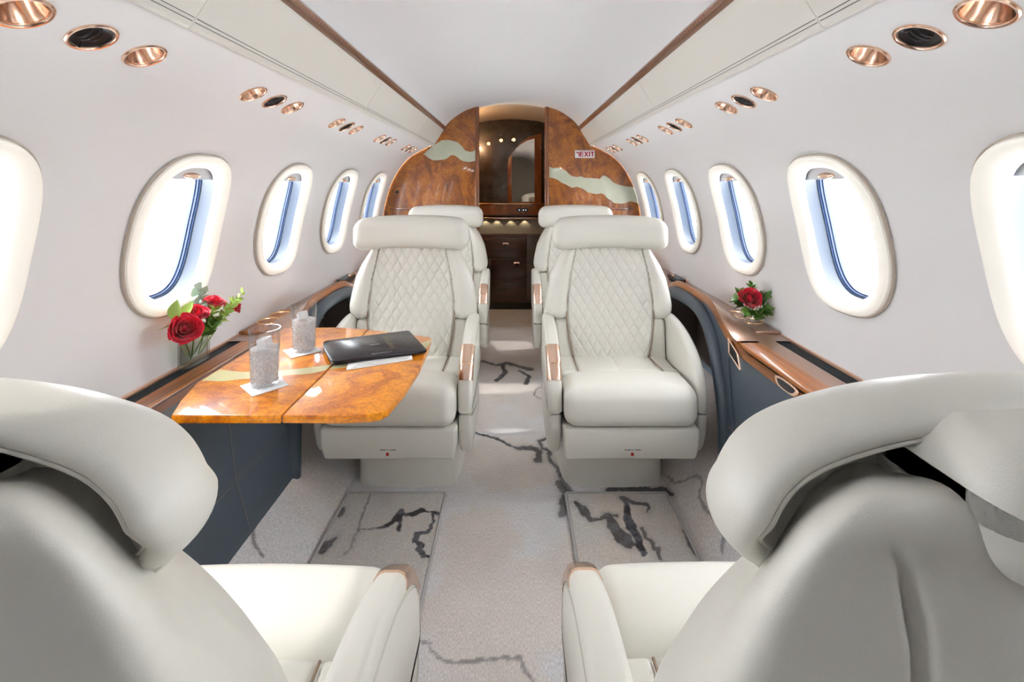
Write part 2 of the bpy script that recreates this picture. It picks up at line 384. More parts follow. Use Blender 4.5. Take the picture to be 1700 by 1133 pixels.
# windows
def ringset(prof, s, yc, n=72, e=2.7):
    V = []
    for (a, b, dn) in prof:
        for i in range(n):
            th = 2*pi*i/n; u, v = sup(a, b, th, e)
            V.append(Spt(s, TW+v, yc+u, dn))
    K = len(prof)
    return V, [(k*n+i, k*n+(i+1) % n, (k+1)*n+(i+1) % n, (k+1)*n+i) for k in range(K-1) for i in range(n)]
wn = 0
for s in (-1, 1):
    for yc in WC:
        if yc+P/2 > Y1+.1: continue
        wn += 1
        w = thing('window_%d' % wn, None, None, kind='structure')
        o = mesh('window_frame', *ringset([(WA-.006, WBH-.006, -.014), (WA-.001, WBH-.001, -.012), (WA, WBH, .002), (WA-.002, WBH-.002, .010), (WA-.008, WBH-.008, .014), (WA-.018, WBH-.015, .014), (WA-.038, WBH-.030, .008), (IA+.006, IB+.006, .003), (IA, IB, -.003), (IA-.001, IB-.001, -.012)], s, yc), M['bezel'], w, fix=False)
        mesh('gasket', *ringset([(WA+.0005, WBH+.0005, -.006), (WA+.0035, WBH+.0035, -.004), (WA+.0035, WBH+.0035, .0025), (WA+.0005, WBH+.0005, .0045)], s, yc), M['gasket'], w, fix=False)  # thin ring that paints the shadow line at the bezel edge
        o = mesh('reveal', *ringset([(IA-.001, IB-.001, -.012), (IA+.010, IB+.008, -.014), (IA+.008, IB+.008, -.034), (IA+.002, IB+.002, -.054), (IA-.003, IB-.003, -.056)], s, yc), M['reveal'], w, fix=False)
        o = mesh('seal', *ringset([(IA-.003, IB-.003, -.056), (IA-.001, IB-.001, -.060), (IA-.005, IB-.005, -.062), (IA-.005, IB-.005, -.068), (IA-.009, IB-.009, -.069), (IA-.009, IB-.009, -.078)], s, yc), M['reveal2'], w, fix=False)
        V, Fc = ringset([(IA-.005, IB-.005, -.066)], s, yc); mesh('pane', V, [tuple(range(72))], M['pane'], w, fix=False, smooth=False)
        # partly lowered shade with its copper grip
        V = []; Fc = []; nn = 16; zt = -.160
        for dn in (-.020, -.026):
            for i in range(nn+1):
                u = -1+2*i/nn
                # along the opening top
                uu = u*(IA+.006)*.995
                vt = -(IB+.006)*(max(0, 1-abs(uu/(IA+.008))**2.7))**(1/2.7)
                if vt > zt: vt = zt-.0005
                V.append(Spt(s, TW+vt, yc+uu, dn)); V.append(Spt(s, TW+zt, yc+uu, dn))
        q = 2*(nn+1)
        for i in range(nn):
            Fc += [(2*i, 2*i+1, 2*i+3, 2*i+2), (q+2*i, q+2*i+2, q+2*i+3, q+2*i+1), (2*i+1, q+2*i+1, q+2*i+3, 2*i+3)]
        sh = mesh('shade', V, Fc, M['shade'], w)
        V = []; prof = [(.034, .009, -.020), (.034, .009, -.012), (.028, .006, -.008), (.001, .001, -.007)]
        for (a, b, dn) in prof:
            for i in range(20):
                th = 2*pi*i/20; V.append(Spt(s, TW-.174+b*sin(th), yc+a*cos(th), dn))
        mesh('shade_grip', V, [(k*20+i, k*20+(i+1) % 20, (k+1)*20+(i+1) % 20, (k+1)*20+i) for k in range(3) for i in range(20)], M['copper'], sh)
# ceiling
cs = smooth_open([(.545, 1.632), (.50, 1.69), (.452, 1.728), (.375, 1.779), (.27, 1.812), (.12, 1.833), (0, 1.836)], 2)
full = [(-x, z) for x, z in cs] + [(x, z) for x, z in cs[::-1][1:]]
V = []; n = len(full)
for y in (Y0, 3.70): V += [(x, y, z) for x, z in full]
tag(mesh('ceiling', V, [(i, i+1, n+i+1, n+i) for i in range(n-1)], M['ceil'], fix=False), kind='structure')
# overhead leather panels (one structure per panel) with stitched lower band
tn = 0
for s in (-1, 1):
    js = [Y0, -1.18, -.14, .90, 1.94, 2.98, 3.628]
    for a, b in zip(js[:-1], js[1:]):
        tn += 1
        A = Vector((s*.545, 0, 1.632)); B = Vector((s*.633, 0, 1.492)); dv = (B-A); L = dv.length; dv.normalize(); nv = Vector((-s*abs(dv.z), 0, -abs(dv.x)))
        g = .0012; mb = MB(); V = []
        prof = [(0, -.004), (0, .004), (.003, .006), (L-.006, .006), (L, .002), (L, -.012), (0, -.012)]
        for y in (a+g, b-g):
            for (t, h) in prof: p = A+dv*t+nv*h; V.append((p.x, y, p.z))
        k = len(prof); mb.add(V, [(i, (i+1) % k, k+(i+1) % k, k+i) for i in range(k)] + [tuple(range(k)), tuple(range(k, 2*k))])
        t_ = mb.build('trim_%d' % tn, M['leather_wall'], sharp=25); tag(t_, kind='structure')
        mb = MB()
        for tt in (L-.018, L-.026):
            p = A+dv*tt+nv*.0062
            mb.add(*tube([(p.x, a+.004, p.z), (p.x, b-.004, p.z)], .0009, 5))
        mb.build('stitching', M['stitch'], t_)
    # copper rail between the ceiling and the panels
    tn += 1
    mb = MB(); V = []
    prof = [(s*.528, 1.652), (s*.520, 1.640), (s*.526, 1.630), (s*.540, 1.622), (s*.551, 1.628), (s*.552, 1.64)]
    for y in (Y0, 3.629): V += [(x, y, z) for x, z in prof]
    k = len(prof); mb.add(V, [(i, i+1, k+i+1, k+i) for i in range(k-1)])
    r_ = mb.build('trim_%d' % tn, M['bronze'], sharp=50); tag(r_, kind='structure')
    mb = MB()
    y = .25
    while y < 2.6:
        for q in (0, 1): mb.add(*box(s*.5215-.0012+s*.004*q, s*.5215+.0012+s*.004*q, y+.0035*q, y+.004+.0035*q, 1.6335-.004*q, 1.6360-.004*q, .0005, k=1))
        y += .009 if y < 1.2 else .018
    mb.build('perforated_band', M['copper'], r_)
# aft wall (behind the camera) and ceiling skins
aft = [(x, z) for x, z in full]; sd = [(x, z) for x, z in secs.tolist()]
poly = [(-x, z) for x, z in sd[::-1]] + full + sd
poly = [(-.96, 0), *poly, (.96, 0)]
V = [(x, Y0, z) for x, z in poly]; tag(mesh('wall_back', V, [tuple(range(len(V)))], M['beige_l'], smooth=False, fix=False), kind='structure')

# ---------------------------------------------------------------- carpet
def vnoise(x, y, sc, seed=0):
    r_ = np.random.default_rng(seed); G = r_.random((64, 64)); u = x*sc+17.3; v = y*sc+31.7
    i = np.floor(u).astype(int); j = np.floor(v).astype(int); fu = u-i; fv = v-j; fu = fu*fu*(3-2*fu); fv = fv*fv*(3-2*fv)
    g = lambda a, b: G[a % 64, b % 64]
    return (g(i, j)*(1-fu)+g(i+1, j)*fu)*(1-fv)+(g(i, j+1)*(1-fu)+g(i+1, j+1)*fu)*fv
def fb(x, y, sc, seed=0): return .5*vnoise(x, y, sc, seed)+.3*vnoise(x, y, sc*2.1, seed+1)+.2*vnoise(x, y, sc*4.3, seed+2)
def dpoly(X, Y, pts):
    """distance and interpolated width to a polyline of (x,y,w)"""
    best = np.full(X.shape, 9.0)
    for a, b in zip(pts[:-1], pts[1:]):
        ax, ay, aw = a; bx, by, bw = b; dx, dy = bx-ax, by-ay; L = dx*dx+dy*dy+1e-12
        t = np.clip(((X-ax)*dx+(Y-ay)*dy)/L, 0, 1)
        dd = np.hypot(X-(ax+t*dx), Y-(ay+t*dy)) - (aw+(bw-aw)*t)
        best = np.minimum(best, dd)
    return best
def fl(pts, ox, oy, sc, w, h=0.0):
    out = []
    for q in pts:
        x, y = on_h(ox+q[0]/sc, oy+q[1]/sc, h); out.append((x, y, q[2] if len(q) > 2 else w))
    return out
A7 = (500, 640, 2.298); A6 = (930, 620, 2.2078)
veins_floor = [
    (fl([(620, 165), (650, 178), (690, 190), (740, 200), (800, 232), (840, 241), (880, 240)], *A7, .006), 1, 0),
    (fl([(830, 240), (850, 236), (890, 240), (910, 250), (905, 290)], *A7, .012), 1, 1),
    (fl([(975, 205), (935, 203), (910, 212), (920, 238), (945, 250), (952, 290), (975, 315), (990, 345)], *A7, .007), 1, 1),
    (fl([(990, 345), (1010, 385), (1018, 410), (1003, 440), (1000, 490)], *A7, .011), .75, 1),
    (fl([(430, 985), (490, 985), (500, 1020), (530, 1045), (560, 1062), (600, 1065), (640, 1052), (770, 1040), (840, 1050), (855, 1090), (880, 1133)], *A7, .003), .6, 0),
    (fl([(890, 30), (900, 45), (940, 60), (960, 70)], *A7, .004), .5, 0),
    (fl([(925, 5), (895, 15), (890, 40)], *A7, .004), .5, 0),
    (fl([(185, 430), (210, 422), (300, 430), (385, 428), (395, 440)], *A6, .016), 1, 1),
    (fl([(-5, 400), (10, 430), (25, 440), (12, 470), (8, 520)], *A6, .014), .8, 1),
    ([(-.19, 3.05, .012), (-.1, 2.98, .01), (-.03, 3.02, .02), (.05, 2.96, .012), (.12, 2.92, .02)], 1, 1),
    ([(-.06, 3.0, .008), (-.04, 2.86, .014), (-.09, 2.75, .012)], 1, 0), ([(.05, 2.9, .008), (.11, 2.82, .01), (.09, 2.7, .014)], 1, 0),
]
def carpet_color(X, Y, veins, base, warm, seed, patches=()):
    n1 = fb(X, Y, 3.2, seed); n2 = fb(X, Y, 40, seed+5); 
    col = np.empty(X.shape+(3,))
    w = sstep(.42, .62, n1)
    for p in patches:
        px_, py_, rx, ry = p; dd = np.hypot((X-px_)/rx, (Y-py_)/ry)+(n2-.5)*.5+(n1-.5)*1.2; w = np.maximum(w, 1-sstep(.6, 1.0, dd))
    for c in range(3): col[..., c] = base[c]*(1-w)+warm[c]*w
    col *= (0.93+.14*fb(X, Y, 11, seed+9))[..., None]
    wx = (fb(X, Y, 28, seed+20)-.5)*.020; wy = (fb(X, Y, 28, seed+30)-.5)*.020; ed = (fb(X, Y, 70, seed+40)-.5)*.008
    for pts, strength, fuzzy in veins:
        dd = dpoly(X+wx, Y+wy, pts)+ed
        m_ = (1-sstep(0, .004, dd))*strength
        inner = sstep(.35, .65, fb(X, Y, 32, seed+60))
        for c in range(3):
            dark = (.030, .024, .024)[c]*(1-.6*inner)+(.15, .155, .175)[c]*.6*inner
            col[..., c] = col[..., c]*(1-m_)+dark*m_
        if fuzzy:
            m2 = (1-sstep(.0, .03, dd))*.30*strength
            for c in range(3): col[..., c] = col[..., c]*(1-m2)+(.22, .20, .19)[c]*m2
    return col
def setcol(me, col):
    a = me.color_attributes.new('Col', 'FLOAT_COLOR', 'POINT'); flat = np.concatenate([col.reshape(-1, 3), np.ones((col.reshape(-1, 3).shape[0], 1))], 1).astype(np.float32)
    a.data.foreach_set('color', flat.ravel())
def gridmesh(X, Y, Z, name, m, parent=None):
    ny, nx = X.shape; V = np.stack([X, Y, Z], -1).reshape(-1, 3)
    i = np.arange(ny-1)[:, None]*nx+np.arange(nx-1)[None]; Fc = np.stack([i, i+1, i+nx+1, i+nx], -1).reshape(-1, 4)
    return mesh(name, V.tolist(), Fc.tolist(), m, parent, fix=False, sharp=None)
xs = np.r_[-.80, -.76, np.linspace(-.63, .63, 230), .76, .80]
xs = np.r_[-.95, np.linspace(-.81, -.635, 40), np.linspace(-.63, .63, 240), np.linspace(.635, .81, 40), .95]
ys = np.r_[np.linspace(Y0, .55, 40)[:-1], np.linspace(.55, 2.3, 330)[:-1], np.linspace(2.3, 4.34, 160)]
X, Y = np.meshgrid(xs, ys); Z = np.where(np.abs(X) > .63, (np.abs(X)-.63)*.875, 0) * (1-sstep(3.6, 3.66, Y))
def slope_pt(px, py):
    r_ = ray(px, py); s = 1 if r_[0] > 0 else -1
    # h = (s*x-.63)*.875
    t = (-.63*.875 - CZ + s*CX*.875)/(r_[2]-s*r_[0]*.875); return (CX+r_[0]*t, t)
sl_r = [(*slope_pt(930+a/2.2078, 620+b/2.2078), .0022) for a, b in [(392, 378), (420, 402), (450, 398), (505, 372), (515, 385), (510, 460), (540, 510), (575, 545), (595, 600), (600, 660)]]
sl_l = [(*slope_pt(250+a/4.25, 680+b/4.25), .0025) for a, b in [(735, 800), (718, 880), (722, 930), (760, 985), (800, 1040)]]
col = carpet_color(X, Y, veins_floor+[(sl_r, .6, 0), (sl_l, .7, 0)], (.66, .645, .65), (.65, .59, .545), 3, patches=[(-.1, 1.42, .14, .28), (.0, 1.15, .1, .3), (0, 1.95, .25, .2), (0, 3.2, .3, .6)])
fo = gridmesh(X, Y, Z, 'floor', M['carpet']); setcol(fo.data, col); tag(fo, kind='structure')
# foot mats laid between the facing seats
def mat_rug(x0, x1, y0, y1, veins, seed, label, warm):
    w = thing('floor_mat', label, 'mat', ((x0+x1)/2, (y0+y1)/2, 0), group=None)
    cx, cy = (x0+x1)/2, (y0+y1)/2
    xs = np.linspace(x0+.006, x1-.006, 130); ys = np.linspace(y0+.006, y1-.006, 260); X, Y = np.meshgrid(xs, ys)
    col = carpet_color(X, Y, veins, (.56, .54, .51), warm, seed)
    o = gridmesh(X-cx, Y-cy, np.full(X.shape, .0085), 'pile', M['carpet'], w); setcol(o.data, col)
    pts = [(x0, y0), (x1, y0), (x1, y1), (x0, y1)]; pts2 = []
    for k in range(4):
        a, b = pts[k], pts[(k+1) % 4]
        for t in np.linspace(0.01, .99, 6): pts2.append((a[0]+(b[0]-a[0])*t-cx, a[1]+(b[1]-a[1])*t-cy, .006))
    mesh('binding', *tube(pts2, .006, 8, closed=True, flat=.9), mat('mat_binding', (.42, .41, .40), .8), w)
    return w
vm_l = [(fl([(290, 555), (330, 545)], *A7, .003), .9, 0), (fl([(330, 545, .004), (360, 520, .010), (378, 498, .014), (385, 490, .008), (395, 505, .006), (430, 500, .010), (460, 486, .012), (470, 490, .004), (500, 495, .005), (540, 506, .006)], *A7, .006), 1, 0),
        (fl([(378, 510, .008), (370, 560, .003)], *A7, .006), 1, 0),
        (fl([(500, 505), (505, 530), (485, 560), (482, 570, .004), (445, 575, .009), (440, 605, .010), (468, 617, .004), (450, 632, .010), (470, 660, .009), (497, 665, .003)], *A7, .003), 1, 0),
        (fl([(262, 420), (225, 530), (218, 562), (290, 555)], *A7, .002), .55, 0), (fl([(225, 560), (180, 640), (165, 655)], *A7, .003), .4, 1),
        (fl([(162, 482, .006), (150, 500, .010)], *A7, .01), 1, 1), (fl([(130, 592, .006), (95, 615, .016), (75, 640, .012)], *A7, .01), 1, 1)]
vm_r = [(fl([(62, 488, .008), (78, 500, .014), (95, 525, .014), (112, 545, .008), (150, 546, .004), (165, 530, .006), (205, 530, .006)], *A6, .01), 1, 1),
        (fl([(175, 530, .012), (195, 570, .020), (225, 610, .026), (250, 635, .02), (275, 640, .008)], *A6, .01), 1, 1),
        (fl([(230, 465, .006), (242, 490, .008), (248, 545, .014), (275, 600, .014), (305, 668, .007)], *A6, .01), 1, 0),
        (fl([(232, 468, .012), (265, 480, .010), (300, 492, .006), (318, 490, .004), (322, 522, .003)], *A6, .01), 1, 1),
        (fl([(300, 578), (312, 610), (335, 622), (348, 655), (362, 655), (366, 690)], *A6, .005), .85, 1),
        (fl([(455, 585, .006), (480, 640, .008), (500, 680, .006), (540, 690, .006)], *A6, .006), .9, 1)]
mat_rug(-.615, -.245, .92, 1.735, vm_l, 51, 'grey patterned foot mat on the left carpet, one small dark marbled figure', (.54, .50, .46))
mat_rug(.212, .597, .92, 1.735, vm_r, 71, 'beige patterned foot mat on the right carpet, with large black marbled veins', (.60, .53, .47))

# ---------------------------------------------------------------- side ledges
def top_h(y): return .63+.100*(sstep(1.60, 1.86, y)-sstep(2.12, 2.46, y))+.100*(sstep(2.72, 2.95, y)-sstep(3.2, 3.5, y))
def arch_hole(y0, y1): return [(y0-.015, .10), (y0-.01, .32), (y0+.03, .44), (y0+.085, .565), (y0+.17, .64), (y0+.28, .665), (y1-.17, .655), (y1-.07, .58), (y1-.01, .42), (y1, .10)]
def ledge(s):
    side = 'left' if s < 0 else 'right'
    L = thing('side_ledge', 'burl and bronze side ledge with slate leather panel along the %s wall' % side, 'ledge', (s*.9, 1.0, 0))
    O = Vector((s*.9, 1.0, 0))
    def bl(mb, name, m, par=L, **k):
        mb.V = [(v[0]-O.x, v[1]-O.y, v[2]-O.z) for v in mb.V]; return mb.build(name, m, par, **k)
    fx = .838 if s < 0 else .797           # where the fascia meets the leather
    fz = .583 if s < 0 else .588
    def loft(lines, ys):
        V = []; n = len(lines)
        for y in ys: V += [(s*l(y)[0], y, l(y)[1]) for l in lines]
        return V, [(i*n+j, i*n+j+1, (i+1)*n+j+1, (i+1)*n+j) for i in range(len(ys)-1) for j in range(n-1)]
    YN = Y0+.02; ye = 1.70
    yn = np.linspace(YN, ye, 40); yf = np.linspace(1.60, YB-.005, 90)
    def H(x, z0=.63):   # height of the ledge at x: rises towards the cabin over the arches
        return lambda y: (x, z0+(top_h(y)-.63)*(float(np.clip(1-(x-.80)/.20, 0, 1))**2 if x > .8 else 1))
    # wall strip
    mb = MB(); mb.add(*loft([H(1.004, .632), H(.990, .634), H(.988, .628), H(.988, .615)], yn)); bl(mb, 'wall_strip', M['copper_brushed'])
    gi = .9465 if s < 0 else .937
    # grille
    mb = MB(); mb.add(*loft([lambda y: (.99, .614), lambda y: (gi-.002, .614)], yn))
    bl(mb, 'grille_bed', M['rubber'])
    g = MB(); nsl = 7
    for i in range(nsl):
        x = gi+.004+(.986-gi-.004)*i/(nsl-1)
        V, Fc = box(s*x-.0016, s*x+.0016, YN, ye-.04, .616, .6275, .001, k=1); g.add(V, Fc)
    bl(g, 'air_grille', M['grille'])
    lid0 = .883 if s < 0 else .872
    if s < 0:
        mb = MB(); mb.add(*loft([lambda y: (gi, .614), lambda y: (gi, .629), lambda y: (gi-.002, .631), lambda y: (lid0+.002, .631), lambda y: (lid0-.002, .629)], yn)); bl(mb, 'ledge_lid', M['wood_o'])
        mb = MB(); mb.add(*loft([lambda y: (lid0-.002, .628), lambda y: (lid0-.012, .622), lambda y: (fx+.012, .596), lambda y: (fx, .584), lambda y: (fx-.001, .578)], np.linspace(YN, 1.66, 30))); bl(mb, 'fascia', M['wood_m'])
        mb = MB(); mb.add(*tube([(s*(lid0-.001), YN, .6305), (s*(lid0-.001), ye-.05, .6305)], .002, 6)); bl(mb, 'lid_edging', M['copper'])
    else:
        mb = MB(); mb.add(*loft([lambda y: (gi, .614), lambda y: (gi, .629), lambda y: (gi-.002, .631), lambda y: (lid0, .631)], yn)); bl(mb, 'ledge_lid', M['bronze'])
        mb = MB(); mb.add(*loft([lambda y: (lid0, .6312), lambda y: (lid0-.03, .632), lambda y: (.812, .6315), lambda y: (.803, .6285), lambda y: (.800, .623), lambda y: (.802, .617)], np.linspace(YN, 1.585, 30))); bl(mb, 'table_edge', M['wood_o'])
        mb = MB(); mb.add(*loft([lambda y: (.815, .619), lambda y: (.815, .606), lambda y: (.80, .606)], np.linspace(YN, 1.60, 10))); bl(mb, 'table_slot', M['rubber'])
        mb = MB(); mb.add(*loft([lambda y: (.815, .6045+.024*sstep(1.585, 1.60, y)), lambda y: (.806, .609+.02*sstep(1.585, 1.60, y)), lambda y: (.801, .605+.016*sstep(1.585, 1.60, y)), lambda y: (.797, .588), lambda y: (.796, .580)], np.linspace(YN, 1.665, 60))); bl(mb, 'fascia', M['wood_o'])
    # raised bronze cap over the seat arch
    m_far = M['bronze']
    mb = MB(); X_ = [1.004, .96, .92, .88, .84, .812, .800, .795]
    lines = [H(x, .632) for x in X_[:-1]]+[(lambda y: (.795, top_h(y)-.006))]
    mb.add(*loft(lines, yf)); bl(mb, 'ledge_cap', m_far)
    mb = MB(); mb.add(*loft([(lambda y: (.802, top_h(y)+.0015)), (lambda y: (.796, top_h(y)-.002)), (lambda y: (.794, top_h(y)-.014)), (lambda y: (.794, top_h(y)-.030+.0*y))], np.linspace(1.63, YB-.01, 90))); bl(mb, 'cap_edge', M['wood_o'])
    # closing piece between flat and raised ledge
    # cup holders
    for y in (1.80, 1.89) if s < 0 else (1.80, 1.895):
        z = .6440
        c = MB(); c.add(*lathe([(.030, z-.05), (.034, z-.048), (.036, z), (.038, z+.0015), (.042, z+.0015), (.043, z-.002), (.043, z-.03)], 36, (s*.955, y, 0)))
        c.add(*lathe([(.0001, z-.012), (.033, z-.012)], 36, (s*.955, y, 0))); bl(c, 'cup_holder', M['gold'])
    cp = MB(); cp.add(*rbox((.092, .30, .02), .006, center=(s*.950, 1.82, .6335), k=3)); bl(cp, 'cup_tray', M['wood_o'] if s < 0 else M['bronze'])
    # slate leather side panel with arched recess
    outl = [(YN, .12)]
    ho1 = arch_hole(1.69, 2.38); ho2 = arch_hole(2.80, 3.45)
    outl = [(YN, .10), *ho1, *ho2, (YB-.01, .10)]
    yt = np.linspace(YB-.01, YN, 150); outl += [(y, (top_h(y)-.028) if y > 1.66 else fz) for y in yt]
    def px_(h): return interp(h, [.10, .14, fz, .75], [.775, .778, fx-.002, fx-.002 if s > 0 else .80])
    V, Fc = prism(outl, 0, 1, axis=0)
    bm = bmesh.new(); n = len(V)//2
    vs = [bm.verts.new((0, v[1], v[2])) for v in V[:n]]; f = bm.faces.new(vs); bmesh.ops.triangulate(bm, faces=[f])
    for i in range(1, 14):
        pl = .10+.05*i
        bmesh.ops.bisect_plane(bm, geom=bm.verts[:]+bm.edges[:]+bm.faces[:], plane_co=(0, 0, pl), plane_no=(0, 0, 1))
    for yy in np.arange(-1.5, 3.6, .25): bmesh.ops.bisect_plane(bm, geom=bm.verts[:]+bm.edges[:]+bm.faces[:], plane_co=(0, yy+.013, 0), plane_no=(0, 1, 0))
    for v in bm.verts:
        h = v.co.z; y = v.co.y; x = float(px_(h))
        if s < 0: x = float(interp(h, [.10, .14, .583, .60, .75], [.775, .778, .836-.040*sstep(1.62, 1.72, y), .836-.040*sstep(1.62, 1.72, y), .796]))
        v.co = Vector((s*x-O.x, y-O.y, h))
    me = bpy.data.meshes.new('side_panel'); bm.to_mesh(me); bm.free(); link('side_panel', me, M['navy'], L, smooth=False)
    sm = MB()
    hseam = .312; xs_ = float(px_(hseam)); sm.add(*tube([(s*(xs_-.001), YN, hseam), (s*(xs_-.001), 1.64, hseam)], .002, 6))
    sm.add(*tube([(s*(xs_-.001), YN, hseam+.010), (s*(xs_-.001), 1.64, hseam+.010)], .0010, 5))
    yv = 1.335 if s < 0 else 1.195
    vl = [(s*(float(px_(h))-.0012), yv+(.02 if h < hseam else 0)*(hseam-h)/.1, h) for h in np.linspace(.14, fz-.002, 12)]
    sm.add(*tube(vl, .0018, 6)); bl(sm, 'seam', M['stitch'])
    if s > 0:   # piped border that runs down beside the niche
        b = MB(); b.add(*tube(smooth_open([(s*.788, 1.640, .56), (s*.786, 1.62, .44), (s*.782, 1.585, .30), (s*.778, 1.56, .22), (s*.776, 1.48, .175), (s*.775, 1.30, .165), (s*.775, .5, .16)], 2), .003, 6)); bl(b, 'border_piping', M['navy'])
    for (a, bb) in ((1.69, 2.38), (2.80, 3.45)):
        h_ = arch_hole(a, bb); pts = [(s*.795, y, z) for y, z in h_]; band = [(s*.792, y+((-.018) if y < (a+bb)/2 else .018), z+.014 if .3 < z else z) for y, z in h_]
        mb = MB(); mb.add(*tube(smooth_open(band, 3), .030, 12)); bl(mb, 'arch_padding', M['navy'])
        mb = MB(); mb.add(*tube(smooth_open([(s*.764, y, z) for _, y, z in band], 3), .0016, 5)); bl(mb, 'arch_stitching', M['stitch'])
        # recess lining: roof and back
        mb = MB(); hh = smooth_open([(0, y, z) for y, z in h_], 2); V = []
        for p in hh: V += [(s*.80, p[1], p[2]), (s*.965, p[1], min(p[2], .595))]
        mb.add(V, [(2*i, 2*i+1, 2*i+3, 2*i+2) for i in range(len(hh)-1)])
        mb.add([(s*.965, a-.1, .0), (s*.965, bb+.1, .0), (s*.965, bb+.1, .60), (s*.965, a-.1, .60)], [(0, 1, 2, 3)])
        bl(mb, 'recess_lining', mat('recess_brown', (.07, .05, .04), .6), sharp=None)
    # latch with D-shaped copper grip
    yl, zl = (1.27, .612) if s < 0 else (1.31, .603)
    xl = (.868 if s < 0 else .800)
    a = MB(); pl = [(-.062, .014), (.062, .014), (.052, -.008), (.03, -.017), (-.03, -.017), (-.052, -.008)]
    pl = smooth_closed(pl, 2)
    V, Fc = prism([(y, z) for y, z in pl], -.003, .003, axis=0, r=.002)
    tilt = radians(42 if s < 0 else 8)
    def place(V, dx=0):
        out = []
        for v in V:
            x, y, z = v[0]-dx, v[1], v[2]; xr = -(x*cos(tilt))+z*sin(tilt)*1.0; zr = z*cos(tilt)+x*sin(tilt)
            out.append((s*(xl - v[0]*1.0 + 0 - (-z*sin(tilt))), yl+y, zl+z*cos(tilt)))
        return out
    a.add(place(V), Fc); bl(a, 'latch_plate', M['copper'])
    V, Fc = prism([(y*.72, z*.66) for y, z in pl], .002, .0045, axis=0)
    a = MB(); a.add(place(V), Fc); bl(a, 'latch_recess', M['black'])
    if s > 0:   # small copper framed control on the leather beside the arch
        a = MB(); z0, z1, y0, y1 = .545, .605, 1.565, 1.645
        for (p, q) in (((y0, z0+.0), (y1, z0+.03)), ((y1, z0+.03), (y1+.005, z1+.02)), ((y1+.005, z1+.02), (y0+.02, z1-.01)), ((y0+.02, z1-.01), (y0, z0))):
            a.add(*tube([(s*.794, p[0], p[1]), (s*.794, q[0], q[1])], .004, 6))
        bl(a, 'control_frame', M['copper'])
        a = MB(); a.add([(s*.7935, y0, z0), (s*.7935, y1, z0+.03), (s*.7935, y1+.005, z1+.02), (s*.7935, y0+.02, z1-.01)], [(0, 1, 2, 3)]); bl(a, 'control_screen', M['black'])
    # small forward fittings
    a = MB(); a.add(*rbox((.05, .16, .02), .004, center=(s*.95, 2.62, .645))); bl(a, 'ledge_vent', M['grille'])
    a = MB(); a.add(*rbox((.012, .05, .012), .004, center=(s*.925, 2.62, .662))); bl(a, 'ledge_latch', M['copper'])
    a = MB(); a.add(*rbox((.012, .03, .012), .004, center=(s*.965, 2.5, .658))); bl(a, 'ledge_button', M['copper'])
    return L
ledge_l = ledge(-1); ledge_r = ledge(1)

# ---------------------------------------------------------------- reading lights and air vents
def fixture(s, yc, kind, label, grp):
    c = Vector(Spt(s, TLT, yc, 0)); c2 = Vector(Spt(s, TLT, yc, .1)); ax = (c2-c).normalized()
    base = thing('reading_light' if kind != 'vent' else 'air_vent', label, 'light' if kind != 'vent' else 'vent', c, group=grp)
    rim = [(LR-.002, -.003), (LR-.002, .001), (LR, .0035), (LR+.003, .004), (LR+.0055, .0022), (LR+.006, -.001)]
    mesh('rim', *lathe(rim, 36, ax=ax), M['copper'], base)
    if kind == 'vent':
        mb = MB(); mb.add(*lathe([(.0001, -.008), (.020, -.008), (LR-.003, -.004), (LR-.001, .001)], 32, ax=ax)); mb.build('vent_disc', M['black'], base)
        t1 = Vector((0, 1, 0)); t2 = ax.cross(t1)
        mb = MB()
        for k in (-1, 0, 1):
            p = t1*(.011*k); hl = .014 if k else .018
            mb.add(*tube([p-t2*hl+ax*-.005, p-t2*hl*.5+ax*-.001, p+t2*hl*.5+ax*-.001, p+t2*hl+ax*-.005], .0022, 6))
        mb.add(*tube([t2*-.02+ax*-.002, t2*-.030+ax*.004], .0025, 6))
        mb.build('louver', M['black'], base)
    else:
        mesh('reflector', *lathe([(LR-.002, -.002), (.029, -.012), (.024, -.032), (.016, -.048), (.0001, -.049)], 48, ax=ax), M['copper_r'], base)
        mesh('bulb', *lathe([(.0001, -.040), (.006, -.041), (.009, -.045), (.009, -.05)], 16, ax=ax), M['lamp_s'], base)
    return base
m = mat('reflector_copper', (.92, .73, .62), .16, metal=1); nt = m.node_tree   # radially brushed cone
M['copper_r'] = m
ordn = ['nearest', 'second nearest', 'third nearest', 'fourth nearest', 'farthest']
for s in (-1, 1):
    sd_ = 'left' if s < 0 else 'right'
    for i, lc in enumerate(LC[3:]):
        for k in (-1, 0, 1):
            yc = lc+k*LS
            if yc+LS/2 > Y1: continue
            wh = {-1: 'near side of its black vent', 1: 'far side of its black vent'}
            if k == 0: fixture(s, yc, 'vent', 'round black air vent with copper rim, %s wall, %s cluster' % (sd_, ordn[i]), 'air vents along the cabin walls')
            else: fixture(s, yc, 'light', 'copper reading light, %s wall, %s cluster, %s' % (sd_, ordn[i], wh[k]), 'copper reading lights along the cabin walls')

